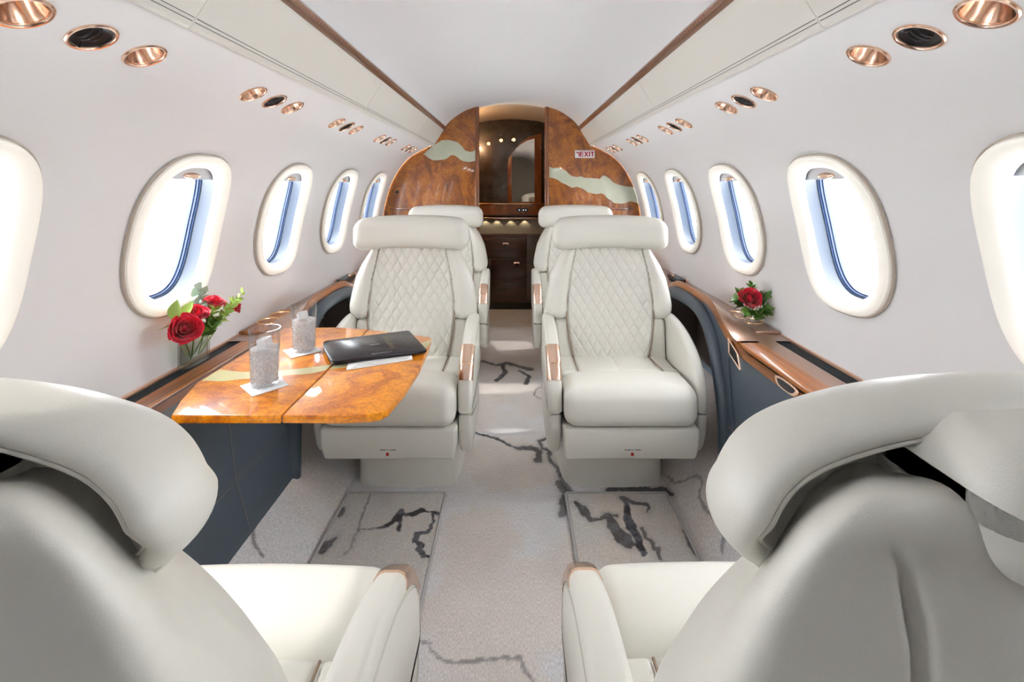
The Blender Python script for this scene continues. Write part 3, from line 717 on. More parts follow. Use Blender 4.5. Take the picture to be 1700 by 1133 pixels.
# ---------------------------------------------------------------- seats
def seat(label, a, loc, rz, recline=0.0, group=None, near=False):
    """club seat facing local +y; a = side of the aisle arm (+1/-1)"""
    T = thing('club_seat', label, 'seat', loc, rz, group)
    Lm = M['leather']; zb = .42
    def lean(P):   # leans everything above the cushion backwards
        P = np.array(P, float); P[:, 1] -= np.tan(recline)*np.maximum(P[:, 2]-zb, 0); return P
    V, Fc = prism(smooth_closed([(a*.028-.207, -.28), (a*.028+.207, -.28), (a*.028+.207, .07), (a*.028+.16, .122), (a*.028-.16, .122), (a*.028-.207, .07)], 2), 0, .21, axis=2); V = np.array(V)
    pass
    mesh('seat_base', V.tolist(), Fc, Lm, T)
    # lower shell with its front panel
    def dsh(Pn):
        z = Pn[:, 2]; k = sstep(-.075, .02, z); Pn[:, 1] -= np.where(Pn[:, 1] > 0, (1-k)*.02, 0); Pn[:, 0] *= 1-(1-k)*.035; return Pn
    mesh('front_panel', *rbox((.488, .46, .120), .012, (6, 6, 4), (0, .05, .250), deform=dsh), Lm, T)
    mb = MB()
    for i, w_ in enumerate((.004, .003, .004, .0035, .003, 0, .004, 0, .004, .003, .0045, .003, .004)):
        if w_: mb.add(*box(-.028+i*.0044-w_/2, -.028+i*.0044+w_/2, .2795, .2806, .236, .2395, .0004, k=1))
    mb.build('panel_print', M['stitch'], T)
    mesh('panel_marker', *box(-.005, .005, .2785, .2812, .217, .227, .0006, k=1), M['red'], T)
    # cushion: front roll and rear pad
    def dfr(Pn):
        x, y, z = Pn.T; Pn[:, 2] += .010*(1-(x/.24)**2)*(z > 0)*1.0 + np.where(z > 0, .004*np.cos(np.clip(y/.1, -1, 1)*pi/2), 0)
        Pn[:, 1] += np.where(y > .04, .012*np.cos(np.clip(z/.07, -1, 1)*pi/2)*(1-(x/.25)**4), 0)
        return Pn
    mesh('front_cushion', *rbox((.480, .185, .142), .045, (16, 6, 6), (0, .198, .381), k=5, deform=dfr), Lm, T)
    def drr(Pn):
        x, y, z = Pn.T; up = z > 0
        g_ = np.exp(-((np.abs(x)-.168)/.006)**2)*.006+np.exp(-(x/.006)**2)*.005
        Pn[:, 2] += np.where(up, .006*np.cos(np.clip(x/.24, -1, 1)*pi/2)-g_+.010*sstep(.05, .14, y), 0); return Pn
    mesh('rear_cushion', *rbox((.478, .30, .125), .02, (90, 8, 2), (0, -.038, .372), deform=drr), Lm, T)
    mb = MB()
    for sx in (-1, 1): mesh('cushion_piping', *tube(smooth_open([(sx*.160, -.16, .4365), (sx*.166, .0, .4380), (sx*.169, .10, .4475)], 2), .0026, 6), M['piping'], T)
    # backrest, upper and lower
    hz = [.40, .55, .595, .65, .70, .77, .825, .88, .92, .946, .96]; hw = [.235, .240, .276, .280, .272, .256, .232, .198, .165, .135, .12]
    zc_, zh_ = (.7925, .395) if near else (.775, .36)
    if near: hz = [.40, .55, .595, .65, .70, .77, .813, .864, .912, .947, .972, .99]; hw = [.235, .240, .270, .272, .265, .250, .240, .221, .197, .172, .148, .135]
    def fy(z): return -.075-.05*(z-.42)/.5       # front plane
    hF = ([.40, .595, .65, .71, .776, .837, .881, .914, .99], [.235, .262, .257, .242, .212, .178, .152, .135, .11])
    hR = ([.40, .595, .70, .80, .851, .90, .93, .965, .99], [.235, .27, .275, .270, .262, .250, .238, .222, .205])
    def qh(z):
        q_ = interp(z, [.42, .46, .52, .60, .68, .78, .90, .94], [.160, .170, .182, .190, .188, .176, .150, .140])
        return np.minimum(q_, interp(z, *hF)-.035) if near else q_
    def dup(Pn):
        x, y, z = Pn.T.copy(); zz = z+zc_; h = interp(zz, hz, hw); xn = x/.28
        if near:
            f_ = np.clip((y+.065)/.13, 0, 1); h = interp(zz, *hF)*f_+interp(zz, *hR)*(1-f_); Pn[:, 2] += (.020-.070*f_)*sstep(.78, .99, zz)
        Pn[:, 0] = xn*h
        bol = np.exp(-((np.abs(xn)-.80)/.22)**2)
        Pn[:, 1] = y + np.where(y > 0, fy(zz)-.065+.010*sstep(0, .03, np.abs(xn*h)-qh(zz))+.006*bol-.014*(np.abs(xn*h) < qh(zz)-.002), fy(zz)-.060-.022*(1-xn**2)*sstep(.96, .80, zz))
        back = (y < 0)
        sx = interp(zz, [.60, .80, .885, .908, .933, .946, .972, 1.0], [.118, .125, .136, .143, .152, .162, .180, .207])
        Pn[:, 1] += np.where(back, np.exp(-((np.abs(Pn[:, 0])-sx)/.005)**2)*.012-.006*sstep(.0, .05, sx-np.abs(Pn[:, 0])), 0)*sstep(.965, .90, zz)
        return Pn
    V, Fc = rbox((.56, .13, zh_ if near else .372), .045, (150, 4, 90 if near else 44), (0, 0, zc_), k=5, deform=dup)
    V = np.array(V); V[:, 2] = V[:, 2]; mesh('backrest', lean(V).tolist(), Fc, Lm, T, sharp=None)
    def dlo(Pn):
        x, y, z = Pn.T.copy(); zz = z+.49; Pn[:, 1] = y+fy(zz)-.062-.012*(np.abs(x) < .16); return Pn
    V, Fc = rbox((.490, .12, .205), .022, (20, 2, 8), (0, 0, .49), deform=dlo); mesh('lower_backrest', lean(V).tolist(), Fc, Lm, T, sharp=None)
    # quilted centre
    nz, nx = 210, 160; zs = np.linspace(.425, .86 if near else .925, nz); us = np.linspace(-1, 1, nx); U, Zg = np.meshgrid(us, zs); Xq = U*qh(Zg)
    A_ = Xq/.041+Zg/.068; B_ = Xq/.041-Zg/.068
    def st(t): f_ = np.abs(((t+.5) % 1)-.5); return np.minimum(1, (f_/.10))**.6*(.55+.45*np.minimum(1, f_/.5*1.4))
    Hq = .0052*np.minimum(st(A_), st(B_)) * (sstep(1.0, .94, np.abs(U)))
    # doubled thread lines
    Yq = fy(Zg)+.0005+Hq - .006*sstep(.94, 1.0, np.abs(U))
    G = np.stack([Xq, Yq, Zg], -1).reshape(-1, 3); i = np.arange(nz-1)[:, None]*nx+np.arange(nx-1)[None]
    Fq = np.stack([i, i+nx, i+nx+1, i+1], -1).reshape(-1, 4)
    mesh('quilted_panel', lean(G).tolist(), Fq.tolist(), Lm, T, fix=False, sharp=None)
    mb = MB()
    for sx in (-1, 1):
        p = [(sx*(qh(z)+.0015), fy(z)+.0025, z) for z in np.linspace(.43, .85 if near else .92, 30)]
        mesh('back_piping', *tube([tuple(v) for v in lean(np.array(p))], .0026, 6), M['piping'], T)
    # headrest roll
    def dhr(Pn):
        x, y, z = Pn.T.copy(); xn = np.abs(x)/.245
        Pn[:, 2] += -.012*xn**3 + .004*(1-xn**2)
        Pn[:, 1] += .02*xn**2.2
        if near:
            Pn[:, 0] *= .915; zz_ = sstep(-.05, .05, z); Pn[:, 2] += -.050*xn**2.2*zz_ - .001 + .016*(1-zz_); Pn[:, 1] -= .085
            fz_ = sstep(-.085, .055, z); Pn[:, 1] += np.where(y < 0, -y*(1-fz_)*.85, 0)
        if near:      # hollow underside and welt along the back
            rx = .250-.024; tz = .071-.024
            r0 = np.hypot(np.maximum(np.abs(x)-(rx-.07), 0), np.maximum(z-(tz-.07), 0)) - .07
            ins = np.maximum(np.maximum(np.abs(x)-rx, z-tz), r0)
            back = y < -.02
            Pn[:, 1] += np.where(back, .040*sstep(.004, -.030, ins), 0)
        return Pn
    if near:
        # wrap-around roll: cross-section (inset, y) swept along the outline of the headrest
        up = [(0, 1.041), (.05, 1.039), (.102, 1.034), (.146, 1.025), (.19, 1.010), (.216, .990), (.231, .966), (.238, .943), (.234, .922), (.220, .906), (.208, .898)]
        path = smooth_open([(-x, z) for x, z in up[::-1]] + up[1:], 3); K = len(path)
        sc_ = smooth_closed([(0, -.268), (.002, -.290), (.008, -.303), (.018, -.304), (.026, -.292), (.030, -.262), (.034, -.235), (.022, -.222), (.006, -.245)], 2); n_ = len(sc_); V = []; Fc = []; wl = []
        for i, (px_, pz_) in enumerate(path):
            a_, b_ = path[max(i-1, 0)], path[min(i+1, K-1)]; tx, tz = b_[0]-a_[0], b_[1]-a_[1]; L_ = math.hypot(tx, tz); nx_, nz_ = tz/L_, -tx/L_
            e_ = min(i, K-1-i)/10; k_ = min(1, e_)**.5 if e_ < 1 else 1; k_ = max(k_, .15)
            for (e, y) in sc_:
                ee = .016+(e-.016)*k_; yy = -.262+(y+.262)*k_; V.append((px_+nx_*ee, yy+.35*max(0, .96-pz_), pz_+nz_*ee))
            wl.append((px_+nx_*.0225, -.2995+.35*max(0, .96-pz_), pz_+nz_*.0225))
        for i in range(K-1):
            for j in range(n_): Fc.append((i*n_+j, i*n_+(j+1) % n_, (i+1)*n_+(j+1) % n_, (i+1)*n_+j))
        Fc += [tuple(range(n_)), tuple(range((K-1)*n_, K*n_))]
        hr = mesh('headrest', V, Fc, Lm, T, sharp=None)
        mesh('headrest_pillow', *rbox((.345, .095, .118), .040, (30, 4, 8), (0, -.205, .925), k=6, deform=lambda Q: np.stack([Q[:, 0], Q[:, 1], Q[:, 2]-.02*(np.abs(Q[:, 0])/.185)**2*(Q[:, 2] > 0)], 1)), Lm, hr, sharp=None)
        q_ = [(px_*.93, pz_-.014) for px_, pz_ in path[10:-10]]; q_ = q_+[(.150, .85), (-.150, .85)]
        mesh('headrest_back', *prism(q_, -.262, -.235, axis=1, r=.006, k=2), Lm, hr)
        mesh('headrest_welt', *tube(wl[8:-8], .0017, 6), Lm, hr)
        def dmt(Q):
            x, y, z = Q.T; Q[:, 2] += np.where(z < 0, .022*(np.abs(x)/.113)**2, 0)-np.where(z > 0, .006*(np.abs(x)/.113)**2, 0); return Q
        mesh('headrest_mount', *rbox((.228, .110, .100), .026, (30, 3, 8), (0, -.303, .982), k=6, deform=dmt), Lm, T, sharp=None)
    if not near: V, Fc = rbox((.50, .135, .150 if near else .142), .062 if near else .050, (150 if near else 24, 6, 50 if near else 8), (0, -.128, .972), k=12 if near else 7, deform=dhr); mesh('headrest', lean(V).tolist(), Fc, Lm, T, sharp=None)
    V, Fc = rbox((.17, .10, .10), .03, (12, 2, 6), (0, -.185-(.03 if near else 0), .965), k=4); V = np.array(V); V[:, 0] *= 1+.5*(V[:, 2]-.955)/.06*.35
    if not near: mesh('headrest_mount', lean(V).tolist(), Fc, Lm, T, sharp=None)
    # arms
    prof = smooth_open([(-.155, .35), (-.16, .50), (-.15, .612), (-.08, .615), (.03, .600), (.12, .567), (.19, .522), (.235, .455), (.245, .40), (.243, .348)], 2)
    low = smooth_open([(.242, .342), (.235, .27), (.20, .185), (.15, .165), (-.10, .165), (-.155, .20), (-.155, .342)], 2)
    for sx in (-1, 1):
        x0, x1 = (sx*.245, sx*.297) if sx == a else (sx*.245, sx*.288)
        lo, hi = min(x0, x1), max(x0, x1)
        ar = mesh('armrest', *prism(prof, lo, hi, axis=0, r=.016, k=4), Lm, T)
        lw = mesh('side_panel', *prism(low, lo+.003, hi-.003, axis=0, r=.012, k=3), Lm, T)
        mb = MB()
        for off in (.014, .019):
            q = [(sx*(.2975 if sx == a else .2885)-sx*.0012, y, z) for y, z in smooth_open([(-.12, .612-off-.012), (.03, .600-off-.012), (.115, .567-off-.012), (.18, .522-off-.010), (.218, .455), (.225, .37)], 2)]
            mb.add(*tube(q, .0013, 5))
        mb.build('arm_stitching', M['stitch_b'], ar)
        if sx == a:
            pf = [(y, z) for y, z in prof]
            cap = [(y, z) for y, z in prof if .115 < y and z > .452]
            V = []; K = len(cap)
            for j, (y, z) in enumerate(cap):
                nx_ = Vector((z-.38, 0)); e = Vector((cap[min(j+1, K-1)][0]-cap[max(j-1, 0)][0], cap[min(j+1, K-1)][1]-cap[max(j-1, 0)][1])).normalized(); nn = Vector((-e.y, e.x))
                if nn.x < 0: nn = -nn
                for (xx, o) in ((lo-.0015, -.022), (lo-.0015, -.010), (lo+.005, .0005), (lo+.014, .0035), (hi-.014, .0035), (hi-.005, .0005), (hi+.0015, -.010), (hi+.0015, -.022)):
                    V.append((xx, y+nn.x*o, z+nn.y*o))
            cp = mesh('arm_cap', V, [(j*8+q, j*8+q+1, (j+1)*8+q+1, (j+1)*8+q) for j in range(K-1) for q in range(7)] + [tuple(range(8)), tuple(range((K-1)*8, K*8))], M['copper'], ar)
            mid = len(cap)//2; (y, z) = cap[mid]
            mesh('cap_lever', *rbox((.03, .012, .012), .004, center=((lo+hi)/2, y-.0015, z-.0015)), M['copper_brushed'], cp)
    return T
ZF, ZF2 = 1.90, 2.985
sR = seat('cream leather club seat facing the camera, front right, without a table', +1, (.437, ZF, 0), pi, group='cream leather club seats')
sL = seat('cream leather club seat facing the camera, front left, behind the burl table', -1, (-.435, ZF, 0), pi, group='cream leather club seats')
s3 = copy_tree(sR); s3.location = (.432, ZF2, 0); s3['label'] = 'cream leather club seat facing the camera, rear right, under the EXIT sign'
s4 = copy_tree(sL); s4.location = (-.445, ZF2, 0); s4['label'] = 'cream leather club seat facing the camera, rear left, behind the table seat'
nL = seat('cream leather club seat seen from behind, close in the lower left corner', +1, (-.452, .600, 0), 0, radians(9), group='cream leather club seats', near=True)
nR = seat('cream leather club seat seen from behind, close in the lower right corner', -1, (.400, .605, 0), 0, radians(9), group='cream leather club seats', near=True)

# ---------------------------------------------------------------- table
TZ = .66
tb = thing('folding_table', 'glossy orange burl folding table with cream inlay band, extended from the left ledge', 'table', (-.55, 1.33, TZ))
def tl(V): return [(v[0]+.55, v[1]-1.33, v[2]-TZ) for v in V]
inner = [(-.76, 1.03), (-.512, 1.03), (-.512, 1.648), (-.64, 1.668), (-.82, 1.66), (-.82, 1.20), (-.79, 1.10)]
outer = [(-.508, 1.03), (-.37, 1.028), (-.31, 1.034), (-.288, 1.044), (-.278, 1.06), (-.262, 1.16), (-.254, 1.30), (-.257, 1.44), (-.264, 1.54), (-.272, 1.560), (-.29, 1.570), (-.38, 1.60), (-.508, 1.643)]
V, Fc = prism(inner, TZ-.020, TZ, axis=2, r=.003, k=2); mesh('inner_leaf', tl(V), Fc, M['table'], tb, sharp=30)
V, Fc = prism(outer, TZ-.020, TZ, axis=2, r=.004, k=2); mesh('outer_leaf', tl(V), Fc, M['table'], tb, sharp=30)
top = [(-.82, 1.285), (-.72, 1.262), (-.60, 1.285), (-.456, 1.345), (-.35, 1.43), (-.262, 1.535)]; bot = [(-.82, 1.205), (-.72, 1.215), (-.60, 1.238), (-.456, 1.300), (-.36, 1.375), (-.258, 1.460)]
def band(a, b, name):
    xs_ = np.linspace(a, b, 30); tx, ty = zip(*smooth_open(top, 2)); bx, by = zip(*smooth_open(bot, 2))
    V = []
    for x in xs_: V += [(x, float(np.interp(x, tx, ty)), TZ+.0003), (x, float(np.interp(x, bx, by))+.004*sin(x*60), TZ+.0003)]
    mesh(name, tl(V), [(2*i, 2*i+1, 2*i+3, 2*i+2) for i in range(29)], M['inlay_t'], tb)
band(-.815, -.514, 'inlay_band'); band(-.506, -.262, 'inlay_band')
V, Fc = box(-.825, -.76, 1.06, 1.62, TZ-.034, TZ-.0205, .004); mesh('support_arm', tl(V), Fc, M['rubber'], tb)
V, Fc = box(-.5135, -.5065, 1.034, 1.642, TZ-.018, TZ-.004, .001); mesh('hinge_strip', tl(V), Fc, M['bronze'], tb)

# ---------------------------------------------------------------- glasses, coasters, ice
def coaster(x, y, rz, label):
    t = tag(mesh('coaster', *rbox((.088, .088, .0025), .001, center=(0, 0, .00125), k=1), M['paper']), label, 'coaster', 'white coasters on the table'); t.location = (x, y, TZ+.0006); t.rotation_euler = (0, 0, rz)
coaster(-.630, 1.178, radians(48), 'square white coaster under the nearer glass on the table')
coaster(-.648, 1.425, radians(42), 'square white coaster under the farther glass on the table')
def tumbler(x, y, label, H=.145, R=.0375, seed=0):
    g = thing('highball_glass', label, 'glass', (x, y, TZ+.0035), group='highball glasses of iced water')
    rb = R*.90; n = 144; V = []; Fc = []; zs = list(np.linspace(0, H, 80)); outer_ = []
    for z in zs:
        row = []
        for j in range(n):
            a_ = 2*pi*j/n; r_ = rb+(R-rb)*z/H
            if z < H*.60: # cut diamond relief on the lower part
                u = a_/(2*pi)*12; v = z/.017; f1 = abs(((u+v) % 1)-.5)*2; f2 = abs(((u-v) % 1)-.5)*2
                r_ -= .0030*max(1-f1*1.6, 0)+.0030*max(1-f2*1.6, 0)
                if z < .004: r_ -= .002
            row.append((r_*cos(a_), r_*sin(a_), z))
        outer_.append(row)
    inner_ = [[((rb+(R-rb)*z/H-.0022)*cos(2*pi*j/n), (rb+(R-rb)*z/H-.0022)*sin(2*pi*j/n), z) for j in range(n)] for z in np.linspace(H, .010, 16)]
    rows = outer_+inner_
    for r_ in rows: V += r_
    for i in range(len(rows)-1):
        for j in range(n): Fc.append((i*n+j, i*n+(j+1) % n, (i+1)*n+(j+1) % n, (i+1)*n+j))
    Fc.append(tuple(range(n))[::-1]); Fc.append(tuple(range((len(rows)-1)*n, len(rows)*n)))
    mesh('vessel', V, Fc, M['glass'], g, sharp=25, fix=False)
    hw_ = H*.66; ri = lambda z: rb+(R-rb)*z/H-.0026
    prof_ = [(.0001, .0104), (ri(.0104), .0104), (ri(hw_), hw_), (.0001, hw_)]
    mesh('water', *lathe(prof_, 40), M['iced'], g)
    rd = random.Random(seed); zc = .027
    for k in range(5):
        w = .030 if k < 4 else .028
        V, Fc = rbox((w, w*.92, w*.88), .003, k=2, n=(2, 2, 2)); Rm = Matrix.Rotation(rd.uniform(0, 3), 3, 'Z') @ Matrix.Rotation(rd.uniform(-.5, .5), 3, 'X') @ Matrix.Rotation(rd.uniform(-.5, .5), 3, 'Y')
        V = [Rm @ (Vector(v)+Vector((rd.uniform(-.001, .001), rd.uniform(-.001, .001), 0))) for v in V]
        top_ = '%s ice cube in the %s glass' % (['lowest', 'second lowest', 'third', 'fourth', 'topmost'][k], 'nearer' if seed == 1 else 'farther')
        o = tag(mesh('ice_cube', V, Fc, M['ice']), 'clear '+top_, 'ice', 'ice cubes in the two glasses')
        o.location = (x+rd.uniform(-.010, .010), y+rd.uniform(-.010, .010), TZ+.0035+zc); zc += .0205
    return g
tumbler(-.632, 1.182, 'tall cut glass of ice water on the table, the one nearer the camera', seed=1)
tumbler(-.643, 1.428, 'tall cut glass of ice water on the table, farther one beside the black folder', seed=2)

# ---------------------------------------------------------------- folder and magazine
def quad_block(P4, z0, z1, r=.002): return prism(P4, z0, z1, axis=2, r=r, k=2)
mg = thing('magazine', 'white folded magazine lying under the black menu folder', 'magazine', (-.38, 1.40, TZ))
pts = [(-.452, 1.268), (-.290, 1.352), (-.305, 1.44), (-.46, 1.60), (-.52, 1.585), (-.48, 1.35)]
pts = [(-.455, 1.275), (-.286, 1.353), (-.36, 1.60), (-.52, 1.555)]
V, Fc = quad_block(pts, TZ+.0006, TZ+.004, .001); mesh('pages', [(v[0]+.38, v[1]-1.40, v[2]-TZ) for v in V], Fc, M['paper'], mg)
mb = MB()
for k in range(3):
    a_ = np.array((-.452+.004*k, 1.280+.012*k)); b_ = np.array((-.292, 1.357+.012*k))
    mb.add(*tube([(a_[0]+.38+(b_[0]-a_[0])*t, a_[1]-1.40+(b_[1]-a_[1])*t+.002*sin(t*9+k), .0042) for t in np.linspace(.05, .95, 12)], .0012, 5))
mb.build('page_fold', mat('page_shadow', (.45, .42, .38), .6), mg)
fd = thing('menu_folder', 'glossy black menu folder lying at an angle on the burl table', 'folder', (-.42, 1.44, TZ+.005))
c4 = [(-.598, 1.475), (-.505, 1.300), (-.255, 1.398), (-.352, 1.585)]
c4 = [(-.600, 1.470), (-.585, 1.43), (-.515, 1.312), (-.497, 1.303), (-.262, 1.392), (-.254, 1.402), (-.346, 1.578), (-.356, 1.583), (-.592, 1.482)]
V, Fc = quad_block(c4, 0.0, .011, .003); V = [(v[0]+.42, v[1]-1.44, v[2]) for v in V]; mesh('cover', V, Fc, M['folder'], fd, sharp=35)
# print on the cover: direction of rows
U_ = np.array((.250, .100)); U_ = U_/np.linalg.norm(U_); Vv = np.array((-.093, .180)); Vv /= np.linalg.norm(Vv); O_ = np.array((-.505, 1.302))
def cov(u, v): p = O_+U_*u+Vv*v; return (p[0]+.42, p[1]-1.44, .0113)
def dash(mb, u, v, lu, lv): mb.add([cov(u, v), cov(u+lu, v), cov(u+lu, v+lv), cov(u, v+lv)], [(0, 1, 2, 3)])
mb = MB()
for k in range(12): dash(mb, .112+.0050*k, .016, .0036, .0030)
for k in range(7): dash(mb, .120+.0045*k, .098, .0034, .0035)
mb.build('silver_print', M['silver'], fd, smooth=False, fix=False)
mb = MB(); mb2 = MB(); rd = random.Random(3)
for k in range(11):
    u0 = .172; 
    dash(mb, u0, .045+.0115*k, rd.uniform(.010, .020), .0022)
    if k % 2 == 0: dash(mb2, .225, .050+.0115*k, .006, .0018)
mb.build('gold_print', M['goldprint'], fd, smooth=False, fix=False); mb2.build('number_print', M['goldprint'], fd, smooth=False, fix=False)

# ---------------------------------------------------------------- flowers
def petal(R, H, a0, span, curl, open_, n=8, mth=8, jit=0.0):
    V = []; Fc = []
    for i in range(mth+1):
        v = i/mth
        r_ = R*(.35+.65*sin(min(1, v*1.15)*pi/2))*(1+open_*v*v)
        for j in range(n+1):
            u = -1+2*j/n; wv = 1-(max(0, v-.55)/.45)**2*(.35*u*u)
            ang = a0+u*span*(.35+.65*sin(min(1, v*1.4)*pi/2))
            rr = r_+curl*R*max(0, v-.7)**1.5*3+R*.07*sin(u*4+a0*3)*v
            z = H*(v*wv) - curl*H*max(0, v-.78)**1.3*1.6
            V.append((rr*cos(ang), rr*sin(ang), z))
    for i in range(mth):
        for j in range(n): k = i*(n+1)+j; Fc.append((k, k+1, k+n+2, k+n+1))
    return V, Fc
def rose_mesh(R=.04, seed=0):
    rd = random.Random(seed); mb = MB()
    layers = [(.08, 1.0, 2, 2.2, 0, -.6), (.20, 1.03, 3, 1.7, 0, -.45), (.34, 1.03, 3, 1.4, .03, -.28), (.48, 1.0, 4, 1.15, .10, -.08), (.65, .93, 4, 1.1, .20, .10), (.82, .86, 5, .95, .26, .12), (.98, .76, 5, .95, .30, .12)]
    for i, (r_, h, n, sp, cu, op) in enumerate(layers):
        for k in range(n):
            V, Fc = petal(R*r_*.78, R*1.25*h, 2*pi*k/n+i*.8+rd.uniform(-.15, .15), sp, cu, op)
            mb.add([(x, y, z+R*.02*rd.random()) for x, y, z in V], Fc)
    return mb
def leaf(L, w, bend=.3, fold=.25):
    V = []; Fc = []; n = 8
    for i in range(n+1):
        t = i/n; ww = w*sin(pi*min(1, t**.8))**.9*(1 if t < 1 else 0)+.0003
        z = -bend*L*t*t
        V += [(L*t, -ww, z+fold*ww), (L*t, 0, z), (L*t, ww, z+fold*ww)]
    for i in range(n): k = 3*i; Fc += [(k, k+1, k+4, k+3), (k+1, k+2, k+5, k+4)]
    return V, Fc
def orient(V, direction, loc, roll=0, ax=(1, 0, 0)):
    q = Vector(ax).rotation_difference(Vector(direction).normalized()).to_matrix() @ Matrix.Rotation(roll, 3, Vector(ax))
    return [q @ Vector(v)+Vector(loc) for v in V]
def rose(loc, base, direction, R, label, seed, grp):
    loc = Vector(loc); base = Vector(base); t = thing('rose', label, 'flower', base, group=grp); dv = Vector(direction).normalized(); o = loc-base
    mb = rose_mesh(R, seed); mb.V = [tuple(v) for v in orient(mb.V, dv, o-dv*R*.6, ax=(0, 0, 1))]; mb.build('bloom', M['rose'], t, sharp=None, fix=False)
    p0 = o-dv*R*.6; st_ = smooth_open([tuple(p0+dv*.004), tuple(p0-dv*.018), tuple(p0*.5+Vector((0, 0, -.0))), (0, 0, 0)], 2)
    mesh('stem', *tube(st_, .0020, 7), M['leaf'], t)
    mb = MB()
    for k in range(5):
        a_ = 2*pi*k/5; u = dv.orthogonal().normalized(); w = dv.cross(u); dd = u*cos(a_)+w*sin(a_)+dv*.5
        V, Fc = leaf(R*.75, R*.13, .5); mb.add(orient(V, dd, p0+dv*.002, roll=k), Fc)
    mb.build('sepal', M['leaf'], t, fix=False, sharp=None)
def sprig(base, tip, label, m, n=9, L=.022, w=.006, seed=0, grp=None, name='leafy_sprig'):
    base = Vector(base); tip = Vector(tip); t = thing(name, label, 'foliage', base, group=grp); rd = random.Random(seed); d_ = tip-base
    n = int(n*1.5); L *= 1.2; w *= 1.35
    mid = d_*.5+Vector((0, 0, d_.length*.08)); pts = smooth_open([(0, 0, 0), tuple(mid), tuple(d_)], 2)
    mesh('stem', *tube(pts, .0012, 6), m, t)
    mb = MB()
    for k in range(n):
        f = .45+.55*k/(n-1); p = Vector((0, 0, 0)).lerp(d_, f)+Vector((0, 0, d_.length*.08*(1-abs(2*f-1))*.5)); u = d_.normalized().orthogonal().normalized(); w_ = d_.normalized().cross(u)
        a_ = k*2.4; dd = u*cos(a_)+w_*sin(a_)+d_.normalized()*rd.uniform(.5, 1.1)
        V, Fc = leaf(L*rd.uniform(.75, 1.15), w*rd.uniform(.8, 1.2), rd.uniform(0, .4)); mb.add(orient(V, dd, p, rd.uniform(0, 6)), Fc)
    mb.build('leaves', m, t, fix=False, sharp=None)
# left vase: flat oval fluted glass standing on the grille edge
VX, VY, VZ = -.968, 1.400, .6335
vs = thing('flower_vase', 'oval fluted clear glass vase of red roses on the left ledge', 'vase', (VX, VY, VZ), radians(0))
n = 120; V = []; Fc = []; rows = []
for z, sc, fl_ in [(0, .93, 0), (.002, 1, 1), (.03, 1, 1), (.06, 1, 1), (.088, 1, 1), (.090, .985, .5), (.089, .93, 0), (.06, .93, 0), (.012, .93, 0)]:
    row = []
    for j in range(n):
        a_ = 2*pi*j/n; x, y = sup(.022, .056, a_, 2.6); f_ = 1+.035*fl_*abs(sin(a_*22)); row.append((x*sc*f_*(1 if sc > .95 else .95), y*sc*f_, z))
    rows.append(row)
for r_ in rows: V += r_
for i in range(len(rows)-1):
    for j in range(n): Fc.append((i*n+j, i*n+(j+1) % n, (i+1)*n+(j+1) % n, (i+1)*n+j))
Fc += [tuple(range(n))[::-1], tuple(range((len(rows)-1)*n, len(rows)*n))]
mesh('vessel', V, Fc, M['glass_f'], vs, fix=False)
row = []; V = []
for z in (.0125, .055):
    for j in range(60): x, y = sup(.0190, .0505, 2*pi*j/60, 2.6); V.append((x, y, z))
mesh('water', V, [(j, (j+1) % 60, 60+(j+1) % 60, 60+j) for j in range(60)]+[tuple(range(60))[::-1], tuple(range(60, 120))], M['water'], vs)
G1 = 'roses in the left vase'
rose((-.935, 1.315, .765), (VX+.004, VY-.02, VZ+.02), (.75, -.62, .45), .045, 'large red rose drooping over the near rim of the left vase', 1, G1)
rose((-.945, 1.378, .790), (VX-.004, VY-.005, VZ+.02), (.45, -.35, .9), .034, 'red rose standing just above the large rose in the left vase', 2, G1)
rose((-.955, 1.470, .800), (VX+.002, VY+.015, VZ+.02), (.35, .15, 1.0), .036, 'red rose at the middle top of the left bouquet', 3, G1)
rose((-.925, 1.535, .772), (VX-.002, VY+.03, VZ+.02), (.75, .6, .35), .026, 'small red rose at the far right end of the left bouquet', 4, G1)
G2 = 'green sprigs in the left vase'
sprig((VX, VY+.008, VZ+.03), (-.915, 1.415, .795), 'bushy green sprig between the large rose and the middle rose', M['leaf_l'], 16, .022, .005, 5, G2)
sprig((VX+.006, VY-.012, VZ+.03), (-.905, 1.400, .765), 'dark green sprig low at the middle of the left bouquet', M['leaf'], 16, .024, .006, 6, G2)
sprig((VX, VY+.024, VZ+.03), (-.91, 1.510, .800), 'pale green budding sprig on the right of the left bouquet', M['leaf_l'], 18, .020, .0045, 7, G2)
sprig((VX+.004, VY+.034, VZ+.03), (-.905, 1.545, .815), 'thin green sprig reaching out beyond the small rose', M['leaf_l'], 12, .018, .004, 8, G2)
sprig((VX-.004, VY+.0, VZ+.03), (-.965, 1.425, .855), 'grey green eucalyptus sprig rising at the back of the left bouquet', M['euc'], 14, .026, .011, 9, G2)
bl_ = thing('rose_leaf', 'broad light green leaves standing up left of the left bouquet', 'foliage', (VX, VY-.03, VZ+.03))
mb = MB(); mb.add(*tube([(0, 0, 0), (.0, -.05, .10), (.005, -.055, .13)], .0014, 6)); 
mesh('stem', mb.V, mb.F, M['leaf_l'], bl_)
mb = MB()
V, Fc = leaf(.062, .021, .1, .3); mb.add(orient(V, (.1, -.1, 1), (.005, -.055, .125), 1.6), Fc)
V, Fc = leaf(.06, .013, .1, .3); mb.add(orient(V, (-.1, -1, .15), (.0, -.05, .11), 0.3), Fc)
V, Fc = leaf(.05, .014, .1, .3); mb.add(orient(V, (.3, .6, .8), (.003, -.03, .13), 1.4), Fc)
mb.build('leaves', M['leaf_l'], bl_, fix=False, sharp=None)
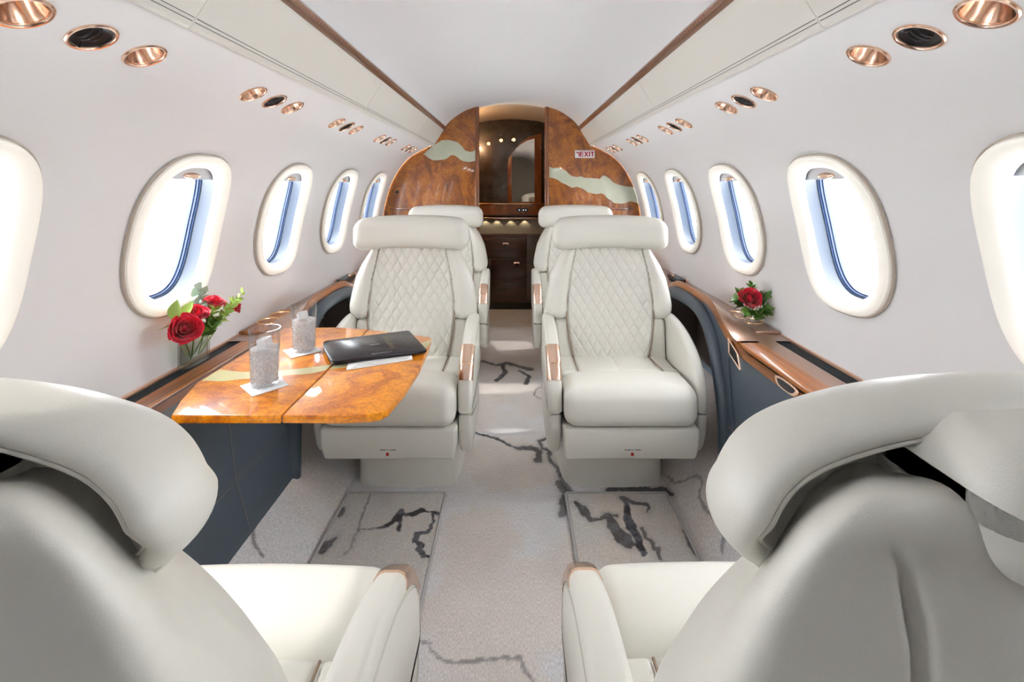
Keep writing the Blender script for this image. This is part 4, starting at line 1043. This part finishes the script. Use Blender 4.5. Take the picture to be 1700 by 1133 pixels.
# right vase: low round bowl in the cup holder
RX, RY, RZ = .955, 1.80, .6462
rv = thing('flower_bowl', 'small round clear glass bowl with a red rose on the right ledge', 'vase', (RX, RY, RZ))
pr = [(.0001, 0), (.022, 0), (.036, .010), (.042, .026), (.038, .042), (.030, .050), (.028, .049), (.036, .041), (.0395, .026), (.034, .012), (.020, .004), (.0001, .004)]
mesh('vessel', *lathe(smooth_open(pr, 1), 40), M['glass'], rv)
mesh('water', *lathe([(.0001, .0045), (.020, .0045), (.033, .0125), (.0388, .026), (.0388, .028), (.0001, .028)], 36), M['water'], rv)
rose((RX-.008, RY-.005, RZ+.088), (RX, RY, RZ+.01), (-.25, -.75, .75), .045, 'single red rose in the round bowl on the right ledge', 11, None)
G3 = 'green sprigs around the rose in the right bowl'
for k, (dx, dy, dz, lb) in enumerate([(-.075, .01, .06, 'dark green sprig pointing left of the right rose'), (-.05, -.05, .03, 'dark green sprig below left of the right rose'), (.06, -.01, .085, 'green budding sprig pointing up right of the right rose'), (.05, -.05, .035, 'dark green sprig below right of the right rose'), (0, -.055, .02, 'dark green sprig hanging under the right rose'), (.02, .03, .115, 'thin leaf sprig standing behind the right rose'), (-.045, .02, .085, 'green sprig above left of the right rose')]):
    dd = Vector((dx, dy, 0)); sprig((RX+dx*.12, RY+dy*.12, RZ+.02), (RX+dx*.8, RY+dy, RZ+.02+dz), lb, M['leaf'], 13, .024, .006, 20+k, G3)

# ---------------------------------------------------------------- partition with burl and inlays
K4 = 3.7778
def b4(q, y=YB): return on_y(640+q[0]/K4, 150+q[1]/K4, y)
secL = [(x, z) for x, z in secs.tolist() if z < 1.50]
edge = [(x, z) for x, z in cs[::-1] if x > .267] + [(.545, 1.632), (.633, 1.492)] + secL
DW = .267
outline = [(DW, .02), (DW, 1.8125)] + edge + [(.93, .30), (.78, .13), (.63, .0)]
for s in (-1, 1):
    nm = 'left' if s < 0 else 'right'
    pt = thing('burl_partition', 'glossy burl wood partition %s of the doorway with %s mountain shaped inlay' % (nm, 'a high pale green' if s < 0 else 'a long pale green'), 'partition', (s*.6, YB+.02, 0))
    P_ = [(s*(x+(.02 if (x > .5 and z < 1.7) else (.008 if x > .268 else 0)))-s*.6, z+(.02 if z > 1.7 and x > .267 else 0)) for x, z in outline]
    bm = bmesh.new()
    V, Fc = prism(P_, -.018, .020, axis=1); mesh('panel', V, Fc, M['burl'], pt, sharp=30)
    V, Fc = box(s*.262-s*.6, s*.292-s*.6, -.026, .03, .01, 1.808, .006); mesh('edge_post', V, Fc, M['wood_r'], pt)
    if s < 0: q = [(240, 400), (262, 380), (300, 345), (340, 322), (352, 313), (400, 312), (450, 325), (480, 352), (500, 378), (528, 386), (545, 384), (560, 376), (575, 372), (575, 440), (530, 450), (490, 446), (465, 432), (440, 412), (425, 407), (410, 408), (385, 428), (370, 434), (320, 440), (295, 438), (270, 425)]
    else: q = [(1028, 480), (1050, 488), (1080, 486), (1130, 503), (1150, 525), (1165, 537), (1200, 545), (1225, 540), (1255, 550), (1290, 550), (1345, 556), (1362, 535), (1380, 536), (1410, 558), (1425, 575), (1460, 592), (1500, 602), (1545, 607), (1568, 607), (1588, 665), (1598, 718), (1570, 706), (1540, 695), (1500, 708), (1480, 712), (1430, 706), (1415, 690), (1395, 680), (1370, 652), (1350, 646), (1320, 652), (1290, 645), (1270, 640), (1240, 618), (1200, 605), (1170, 612), (1130, 590), (1105, 580), (1080, 562), (1050, 550), (1028, 548)]
    pp = [b4(c) for c in q]
    V, Fc = prism([(x-s*.6, z) for x, z in pp], -.0192, -.0175, axis=1); mesh('inlay', V, Fc, M['inlay'], pt, smooth=False)
    if s < 0:
        x, z = b4((75, 638)); mesh('coat_knob', *lathe([(.0001, .02), (.012, .018), (.014, .01), (.008, 0)], 20, (x+.6, -.018, z), ax=(0, -1, 0)), M['black'], pt)
    # moulding along the foot of the panel
    V, Fc = box(s*.30-s*.6, s*.97-s*.6, -.028, -.016, .985, 1.0, .004); mesh('moulding', V, Fc, M['wood_r'], pt)
# EXIT sign
(xa, za), (xb, zb_) = on_y(954.5, 249.7, YB-.003), on_y(987.3, 262.3, YB-.003)
xc, zc = (xa+xb)/2, (za+zb_)/2; sw, sh_ = xb-xa, za-zb_
ex = thing('exit_sign', 'white EXIT sign with red letters and arrow on the right partition', 'sign', (xc, YB-.001, zc))
mesh('plate', *box(-sw/2, sw/2, -.004, .002, -sh_/2, sh_/2, .0015), M['white'], ex)
mb = MB(); lh = sh_*.64; 
def bar(x0, z0, x1, z1, t):
    dv = Vector((x1-x0, z1-z0)); nn = Vector((-dv.y, dv.x)).normalized()*t/2
    P4 = [(x0+nn.x, z0+nn.y), (x1+nn.x, z1+nn.y), (x1-nn.x, z1-nn.y), (x0-nn.x, z0-nn.y)]; mb.add(*prism(P4, -.0052, -.0035, axis=1))
t_ = sh_*.125; h2 = lh/2; u = sw
def X_(f): return -sw/2+sw*f
bar(X_(.27), -h2, X_(.27), h2, t_*1.2); 
for zz in (-h2+t_/2, 0, h2-t_/2): bar(X_(.26), zz, X_(.43), zz, t_)
bar(X_(.49), -h2, X_(.65), h2, t_*1.2); bar(X_(.49), h2, X_(.65), -h2, t_*1.2)
bar(X_(.735), -h2, X_(.735), h2, t_*1.3); bar(X_(.885), -h2, X_(.885), h2, t_*1.3); bar(X_(.79), h2-t_/2, X_(.97), h2-t_/2, t_)
bar(X_(.205), -h2, X_(.205), h2*.45, t_); bar(X_(.215), h2*.5, X_(.13), h2*.62, t_); mb.add(*prism([(X_(.045), h2*.62), (X_(.13), h2*1.02), (X_(.13), h2*.2)], -.0052, -.0035, axis=1))
mb.build('lettering', M['signred'], ex, smooth=False)

# ---------------------------------------------------------------- vestibule and galley
YG = 4.33
def struct(name, V, Fc, m, **k): return tag(mesh(name, V, Fc, m, **k), kind='structure')
ar = [(-.62+.62*2*i/24, 1.832-.10*((-.62+.62*2*i/24)/.5)**2) for i in range(25)]
V = []; 
for y, dz in ((3.655, 0), (YG+.05, -.015)): V += [(x, y, z+dz) for x, z in ar]
struct('trim_21', V, [(i, i+1, 25+i+1, 25+i) for i in range(24)], M['soffit'])
for s in (-1, 1): struct('wall_vestibule_'+('left' if s < 0 else 'right'), [(s*.50, 3.655, 0), (s*.50, YG+.05, 0), (s*.50, YG+.05, 1.85), (s*.50, 3.655, 1.85)], [(0, 1, 2, 3)], M['wood_d'], smooth=False)
struct('wall_front', [(-.6, YG+.045, 0), (.6, YG+.045, 0), (.6, YG+.045, 1.85), (-.6, YG+.045, 1.85)], [(0, 1, 2, 3)], M['wood_d'], smooth=False)
gc = thing('galley_cabinet', 'dark glossy walnut galley cabinet with counter and mirror beyond the doorway', 'cabinet', (0, YG, 0))
def gp(px, py): x, z = on_y(px, py, YG); return x, z
def gbox(x0, x1, y0, y1, z0, z1, nm, m, par=gc, r=.003): return mesh(nm, *box(x0, x1, y0, y1, z0, z1, r), m, par)
z_ct = gp(850, 338)[1]; z_c2 = gp(850, 356)[1]; z_st = gp(850, 362)[1]; z_rb = gp(850, 389)[1]; z_d1 = gp(850, 396)[1]; z_d2 = gp(850, 429)[1]; z_ft = gp(850, 503)[1]
# body: back and lower carcass
gbox(-.46, .46, 0, .035, .06, z_rb, 'carcass', M['wood_d']); 
gbox(-.46, .46, .02, .04, z_rb, z_st, 'recess_back', M['beige'])
gbox(-.46, .46, -.05, .03, z_c2, z_ct, 'counter', M['wood_r'])
gbox(-.46, .46, -.06, .03, z_c2-.014, z_c2, 'counter_edge', M['wood_d'])
gbox(-.46, .46, -.055, .02, z_st-.006, z_st+.008, 'light_strip', M['copper'])
gbox(-.46, .46, -.062, -.045, z_ct-.006, z_ct+.004, 'counter_rail', M['gold'])
xr = gp(874, 420)[0]; xl_ = gp(816, 460)[0]
dr = gbox(-.44, xr-.004, -.012, .004, z_d2+.004, z_d1-.002, 'drawer', M['wood_d']); 
def pull(px, py, par):
    x, z = gp(px, py); mesh('handle', *rbox((.068, .02, .026), .0125, (4, 1, 2), (x, -.018, z), k=4), M['copper'], par)
    mb = MB(); mb.add(*rbox((.04, .01, .01), .004, center=(x, -.026, z-.006))); mb.build('handle_grip', M['black'], par)
pull(839.5, 404.5, dr)
dd = gbox(xl_, xr-.004, -.012, .004, .085, z_d2-.004, 'door', M['wood_d']); pull(858, 436.5, dd)
gbox(-.44, xl_-.004, -.010, .004, .085, z_d2-.004, 'filler_panel', M['wood_d'])
gbox(xr+.002, .44, -.03, .006, .085, z_rb-.004, 'side_column', M['wood_d'])
gbox(-.46, .46, .0, .04, .0, .06, 'toe_kick', M['rubber'])
# backboard
zb0, zb1 = z_ct, 1.80
gbox(-.46, .46, .018, .038, zb0, zb1, 'backboard', M['backboard'])
# wood framed mirror with curved shoulder
mo = [(765, 712), (765, 470), (775, 425), (800, 385), (850, 325), (900, 292), (950, 278), (978, 272), (978, 712)]
mi = [(792, 700), (792, 400), (800, 392), (820, 365), (850, 338), (890, 315), (935, 302), (935, 700)]
f1 = [gp(640+a/K4, 150+b/K4) for a, b in mo]; f2 = [gp(640+a/K4, 150+b/K4) for a, b in mi]
V, Fc = prism(f1, .006, .017, axis=1, r=.003, k=2); mf = mesh('mirror_frame', V, Fc, M['wood_r'], gc, sharp=35)
V, Fc = prism(f2, .003, .006, axis=1); mesh('mirror', V, Fc, M['mirror'], mf, smooth=False)
# control panel
x0, z0 = gp(858, 351.5); x1, z1 = gp(877, 345.5)
cpn = gbox(x0, x1, -.054, -.048, z0, z1, 'control_panel', M['black'], r=.001)
for px in (862, 868.5, 872.5):
    x, z = gp(px, 348.5); mesh('indicator', *box(x-.004, x+.004, -.056, -.053, z-.004, z+.004, .001), M['led'], cpn)
# three glowing discs paint lamp reflections on the backboard, four spots under the counter
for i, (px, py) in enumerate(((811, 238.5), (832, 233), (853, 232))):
    x, z = gp(px, py); t = thing('lamp_reflection', '%s glowing gold lamp reflection on the dark galley backboard' % ('left', 'middle', 'right')[i], 'lamp', (x, YG+.018, z), group='three gold lamp reflections on the backboard')
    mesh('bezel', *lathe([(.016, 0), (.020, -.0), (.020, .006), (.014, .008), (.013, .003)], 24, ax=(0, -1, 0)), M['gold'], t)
    mesh('lens', *lathe([(.0001, .007), (.013, .004)], 20, ax=(0, -1, 0)), M['glint_w'], t)  # glowing disc and gold rim stand in for a reflected lamp
for i, px in enumerate((806, 825, 848, 871)):
    x, z = gp(px, 364); l = bpy.data.lights.new('counter_spot', 'SPOT'); l.energy = .22; l.spot_size = radians(95); l.spot_blend = .3; l.shadow_soft_size = .004; l.color = (1, .85, .6)
    o = bpy.data.objects.new('counter_spot', l); C.objects.link(o); o.location = (x, YG-.008, z_st-.012); o.rotation_euler = (radians(12), 0, 0)
